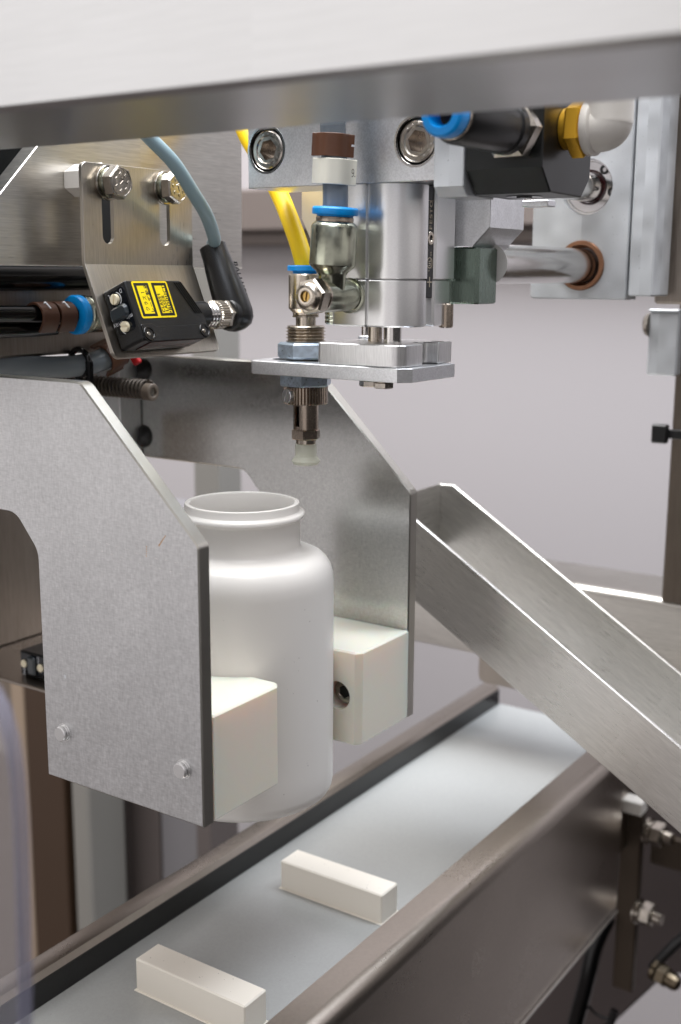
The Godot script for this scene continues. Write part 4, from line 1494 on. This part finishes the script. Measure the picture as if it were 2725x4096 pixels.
func build_valves() -> void:
	# one-way flow control valve on the front of the cylinder
	var c := V(27.5, 67.0, -22.5)
	var t := thing("flow_control_valve", "stubby metal flow control valve with hexagonal end on the cylinder front", "valve", c)
	var b := MB.new()
	b.xf = along(c + V(0, 0, 0.02), V(0, 0, 1))
	b.lathe([Vector2(0, 0), Vector2(5.6, 0), Vector2(5.6, 1.0), Vector2(5.0, 1.2), Vector2(5.0, 17.4), Vector2(4.6, 17.8), Vector2(0, 17.8)], 48)
	part("barrel", b, M.passivated, t)
	b = MB.new()
	b.xf = along(c + V(0, 0, 17.5), V(0, 0, 1))
	b.lathe([Vector2(0, 0), Vector2(5.2, 0), Vector2(5.2, 0.8), Vector2(0, 0.8)], 40)
	b.hexa(5.75, 0.8, 5.6, 0.6, 0.32)
	b.lathe([Vector2(0, 5.5), Vector2(4.4, 5.5), Vector2(4.2, 6.6), Vector2(3.4, 7.5), Vector2(2.4, 7.8), Vector2(1.75, 7.7), Vector2(1.7, 4.8)], 40, 40.0)
	part("hex_end", b, M.nickel, t)
	b = MB.new()
	b.xf = along(c + V(0, 0, 22.6), V(0, 0, 1))
	for sg in [-1, 1]:
		b.prism("y", PackedVector2Array(half_disc(1.6, 0.2, sg, 0.2)), 0.4, 1.8, 0.1)
	b.cyl(1.6, 0, 0.6, 0, 24)
	part("brass_screw", b, M.brass, t)
	var ax := Transform3D(Basis(V(0, 0, 1), -0.062), c + V(0, 0, 11.3))
	b = MB.new()
	b.xf = ax
	b.lathe([Vector2(0, 0), Vector2(4.45, 0), Vector2(4.5, 6.4), Vector2(5.0, 7.4), Vector2(6.9, 9.0), Vector2(7.25, 9.6), Vector2(7.25, 21.0), Vector2(6.9, 21.8), Vector2(6.0, 22.6), Vector2(4.1, 22.6)], 56, 30.0)
	part("upright_body", b, M.passivated, t)
	b = MB.new()
	b.xf = ax
	b.lathe([Vector2(4.1, 22.5), Vector2(5.8, 22.5), Vector2(5.9, 23.6), Vector2(5.7, 24.2), Vector2(4.1, 24.2)], 48)
	part("inner_ring", b, M.nickel_dark, t)
	b = MB.new()
	b.xf = ax
	b.lathe([Vector2(4.1, 24.2), Vector2(5.6, 24.2), Vector2(5.8, 24.6), Vector2(7.0, 24.7), Vector2(7.15, 25.0), Vector2(7.15, 26.5), Vector2(6.8, 27.0), Vector2(4.1, 27.2)], 56)
	part("release_ring", b, M.blue, t)
	b = MB.new()
	b.tube([ax * V(0, 22, 0), ax * V(-0.2, 30, 0), ax * V(-1.0, 37.6, 0), ax * V(-1.9, 45.3, 0), ax * V(-3.3, 58, 0.2), ax * V(-5.6, 80, 1.0), ax * V(-8.5, 110, 2)], 3.95, 24)
	solo("clear_grey_hose", b, M.clear_hose, "smoky grey air hose rising from the flow control valve", "hose", ax * V(0, 40, 0))
	# two markers clipped to it, one above the other
	var to_cam := V(0.55, 0, 0.83)
	for k in 2:
		var cm := marker_sheet(6.8 if k == 0 else 6.5)
		var y: float = [37.6, 45.3][k]
		var m := MB.new()
		var yv := ax.basis.y
		var zz := (to_cam - yv * to_cam.dot(yv)).normalized()
		var fr := Transform3D(Basis(yv.cross(zz), yv, zz), ax * V([-1.1, -2.1][k], y, 0))
		m.xf = fr
		m.v = PackedVector3Array()
		m.prism("y", cm, -3.9 if k == 0 else -3.4, 3.7 if k == 0 else 3.4, 0.15)
		var mk := thing("hose_marker", ["off-white hose marker printed 9, just above the blue-ringed valve", "dark brown hose marker above the off-white one on the grey hose"][k], "hose marker", fr.origin)
		part("sleeve", m, [M.white_clip, M.brown_red][k], mk)
		if k == 0:
			var p := fr * V(5.9, -0.3, 3.15)
			letters("lettering", "9.", 2.4, p, fr.basis * V(0.62, 0, -0.78), yv, M.post_brown, mk, 0.8)
		else:
			m = MB.new()
			m.xf = fr
			m.xf = fr * Transform3D(Basis(V(0, 1, 0), 0.9), V(6.2, 0, 2.7))
			m.box(-0.6, 0.6, -0.3, 0.3, -0.2, 0.12)
			part("print", m, M.print_white, mk)
	# silver block and black valve block
	b = MB.new()
	b.prism("x", P2([-16, 99.2, -19, 96.3, -36, 96.3, -36, 112, -30, 170, -16, 170]), 60.9, 70.9, 0.3)
	solo("end_block", b, M.alu_light, "pale aluminium block between the socket screw and the black valve", "block", V(66, 96, -26))
	t = thing("black_valve", "black eight-sided valve block under the top beam", "valve", V(83, 96.7, -33))
	b = MB.new()
	b.prism("x", P2([-16.0, 103.5, -22.4, 96.9, -44.9, 96.7, -50.8, 102.4, -50.9, 112, -50.9, 160, -16, 160]), 71.4, 95.6, 0.35)
	part("body", b, M.black_alu, t)
	b = MB.new()
	b.xf = along(V(82, 96.85, -34), V(0, -1, 0))
	b.cyl(5.6, 0, 0.25, 0.1, 36)
	b.cyl(2.4, 0.25, 0.6, 0.1, 24)
	part("bottom_plug", b, M.black_gloss, t)
	b = MB.new()
	b.box(72.6, 81.6, 94.8, 96.9, -58, -52, 0.3)
	part("foot", b, M.alu, t)
	# large black fitting with blue ring
	t = thing("black_fitting", "thick black hose fitting with silver nut and blue ring under the beam", "hose fitting", V(88.2, 113.4, -16))
	b = MB.new()
	b.xf = along(V(88.2, 113.4, -15.98), V(0, 0, 1))
	b.cyl(6.6, 0, 2, 0.2, 40)
	b.hexa(8.6, 2.0, 8.0, 1.2, 0.5)
	part("hex_nut", b, M.steel, t)
	b = MB.new()
	b.xf = along(V(88.2, 113.4, -8), V(0, 0, 1))
	b.lathe([Vector2(0, 0), Vector2(7.2, 0), Vector2(7.2, 3), Vector2(6.7, 3.4), Vector2(6.7, 8), Vector2(7.0, 8.4), Vector2(7.0, 29), Vector2(6.4, 31), Vector2(0, 31)], 48)
	part("body", b, M.black, t)
	b = MB.new()
	b.xf = along(V(88.2, 113.4, 22.9), V(0, 0, 1))
	b.ring(3.0, 6.1, 0, 1.4, 0.2, 44)
	part("collar", b, M.nickel, t)
	b = MB.new()
	b.xf = along(V(88.2, 113.4, 24.2), V(0, 0, 1))
	b.lathe([Vector2(3.0, 0), Vector2(5.7, 0), Vector2(5.9, 1.0), Vector2(5.9, 4.2), Vector2(5.3, 5.0), Vector2(3.6, 5.2), Vector2(3.0, 4.0), Vector2(2.9, 0)], 48)
	part("release_ring", b, M.blue, t)
	# white elbow with brass nut on the side of the black valve
	var eh := V(95.6, 114.9, -31)
	t = thing("white_elbow", "white plastic elbow fitting with a yellow brass nut", "hose fitting", eh)
	b = MB.new()
	b.xf = along(eh, V(1, 0, 0))
	b.cyl(5.8, 0, 2.2, 0.2, 32)
	b.hexa(8.3, 2.2, 7.0, 0.7, 0.1)
	part("hex_nut", b, M.gold, t)
	b = MB.new()
	b.xf = along(eh, V(1, 0, 0))
	b.lathe([Vector2(0, 7.0), Vector2(7.5, 7.0), Vector2(7.8, 7.4), Vector2(7.8, 9.2), Vector2(7.1, 9.8), Vector2(0, 9.9)], 44, 40.0)
	b.xf = Transform3D(Basis(), eh)
	b.tube([V(8.5, 0, 0), V(11.0, 0, 0), V(12.4, 0.5, 0), V(12.9, 1.9, 0), V(12.9, 5.0, 0), V(12.9, 40, 0)], 6.85, 44)
	part("body", b, M.white_plastic, t)

func marker_sheet(w: float) -> PackedVector2Array:
	# cross-section of a marker: thin sheet bulging over the hose, flat tails at both sides
	var c := []
	for k in 17:
		var x := lerpf(-w, w, k / 16.0)
		var z := 4.5 * exp(-pow(x / 4.2, 4.0)) + 0.5
		c.append(Vector2(x, z))
	var p := PackedVector2Array()
	for q in c:
		p.append(q)
	for k in range(16, -1, -1):
		p.append(c[k] + Vector2(0, -0.95))
	return p

func build_right_side() -> void:
	# brackets on the slide behind the cylinder
	var b := MB.new()
	b.prism("z", P2([41.5, 82.7, 54, 82.7, 60.2, 88.9, 60.2, 104, 41.5, 104]), -80.5, -55, 0.25)
	solo("slide_bracket", b, M.alu, "grey aluminium bracket with a cut corner beside the sensor strip", "bracket", V(51, 82.7, -68))
	b = MB.new()
	b.prism("y", P2([43.5, -56, 54.6, -56, 55.8, -57.2, 55.8, -69.5, 43.5, -69.5]), 64.1, 82.6, 0.5)
	solo("green_steel_block", b, M.gunmetal, "dark greenish steel block hanging under the cut-corner bracket", "block", V(50, 64, -63))
	# bearing plate with bushing, ring and the two shafts
	var t := thing("bearing_plate", "pale aluminium bearing plate with a bronze bushing, right of the valve", "plate", V(53, 64.4, -154))
	b = MB.new()
	b.prism("z", fillet([32.0, 64.4, 72.4, 64.4, 72.4, 180, 32.0, 180], [1.6, 0.6, 0, 0]), -160, -148, 0.5, [circ(54.3, 107.5, 10.7, 48), circ(53.5, 77.5, 9.2, 48)])
	part("plate", b, M.alu_light, t)
	b = MB.new()
	b.xf = along(V(53.5, 77.5, -150), V(0, 0, 1))
	b.lathe([Vector2(7.0, -8), Vector2(9.6, -8), Vector2(9.6, 1.9), Vector2(9.7, 2.6), Vector2(9.4, 3.2), Vector2(8.0, 3.3), Vector2(7.8, 2.6), Vector2(7.8, 1.0), Vector2(7.0, 0.6), Vector2(7.0, -8)], 56)
	part("bushing", b, M.bronze, t)
	b = MB.new()
	b.xf = along(V(54.3, 107.5, -152), V(0, 0, 1))
	b.ring(6.2, 10.6, -6, 0.4, 0.3, 56)
	b.xf = along(V(54.3, 107.5, -151.2), V(0, 0, 1))
	b.ring(9.6, 10.65, 0, 0.8, 0.2, 48)
	var rg := part("retaining_ring", b, M.chrome, t)
	b = MB.new()
	b.xf = along(V(54.3, 107.5, -151.5), V(0, 0, 1))
	b.ring(5.8, 6.7, 0, 0.8, 0.2, 48)
	part("seal", b, M.lens, t)
	for q in [[60.0, 114.0], [63.6, 105.5]]:
		b = MB.new()
		b.xf = along(V(q[0], q[1], -151.5), V(0, 0, 1))
		b.ring(0.9, 1.8, 0, 0.5, 0.1, 24)
		part("ring_eye", b, M.black, t)
	b = MB.new()
	b.xf = along(V(53.0, 77.4, -165), V(0, 0, 1))
	b.lathe([Vector2(0, 0), Vector2(6.7, 0), Vector2(6.7, 95.2)], 48)
	var gs := solo("guide_shaft", b, M.shaft, "bright round steel shaft running into the bronze bushing", "shaft", V(53, 77.4, -118))
	b = MB.new()
	b.xf = along(V(53.0, 77.4, -69.9), V(0, 0, 1))
	b.cyl(6.68, 0, 0.2, 0, 48)
	part("end_face", b, M.shaft_end, gs)
	b = MB.new()
	b.xf = along(V(54.3, 107.5, -165), V(0, 0, 1))
	b.cyl(5.7, 0, 113, 0.3, 48)
	solo("upper_shaft", b, M.chrome, "short visible end of the upper steel shaft beside the black valve", "shaft", V(54, 107.5, -110))
	b = MB.new()
	b.box(73.6, 83.2, 65.9, 190, -166, -147, 0.6)
	solo("side_rail", b, M.alu_light, "tall bluish aluminium rail to the right of the bearing plate", "rail", V(78, 66, -156))
	b = MB.new()
	b.box(76, 99, 62.6, 190, -204, -170, 1.0)
	solo("rear_block", b, M.frame, "brown-grey steel block behind the tall aluminium rail", "block", V(88, 62, -187))

func build_foreground() -> void:
	# wide top beam close to the lens
	var b := MB.new()
	b.box(-250, 420, 107.4, 250, 66, 120, 1.2)
	solo("top_beam", b, M.beam, "wide blurred stainless steel beam across the top of the picture", "beam", V(100, 107, 93))
	# clear guard sheet, lower left
	var t := thing("guard_sheet", "clear plastic guard sheet with violet edge at the lower left", "guard", V(60, -60, 172))
	var e := [82.59, 3.98, 85.14, 0.96, 87.25, -4.91, 88.13, -11.1, 88.34, -20.78, 87.72, -37.63, 87.05, -50.75, 86.26, -60.46, 84.45, -83.31]
	var p := P2(e)
	var whole := p.duplicate()
	whole.append_array(P2([20, -90, 20, 40, 60, 28]))
	b = MB.new()
	b.prism("z", whole, 170.4, 173.4)
	part("sheet", b, M.clear, t)
	b = MB.new()
	var strip := PackedVector2Array()
	for q in p:
		strip.append(q + Vector2(0.05, 0))
	for i in range(p.size() - 1, -1, -1):
		strip.append(p[i] + Vector2(0.5, 0.1))
	b.prism("z", strip, 170.4, 173.5)
	part("edge", b, M.clear_edge, t)
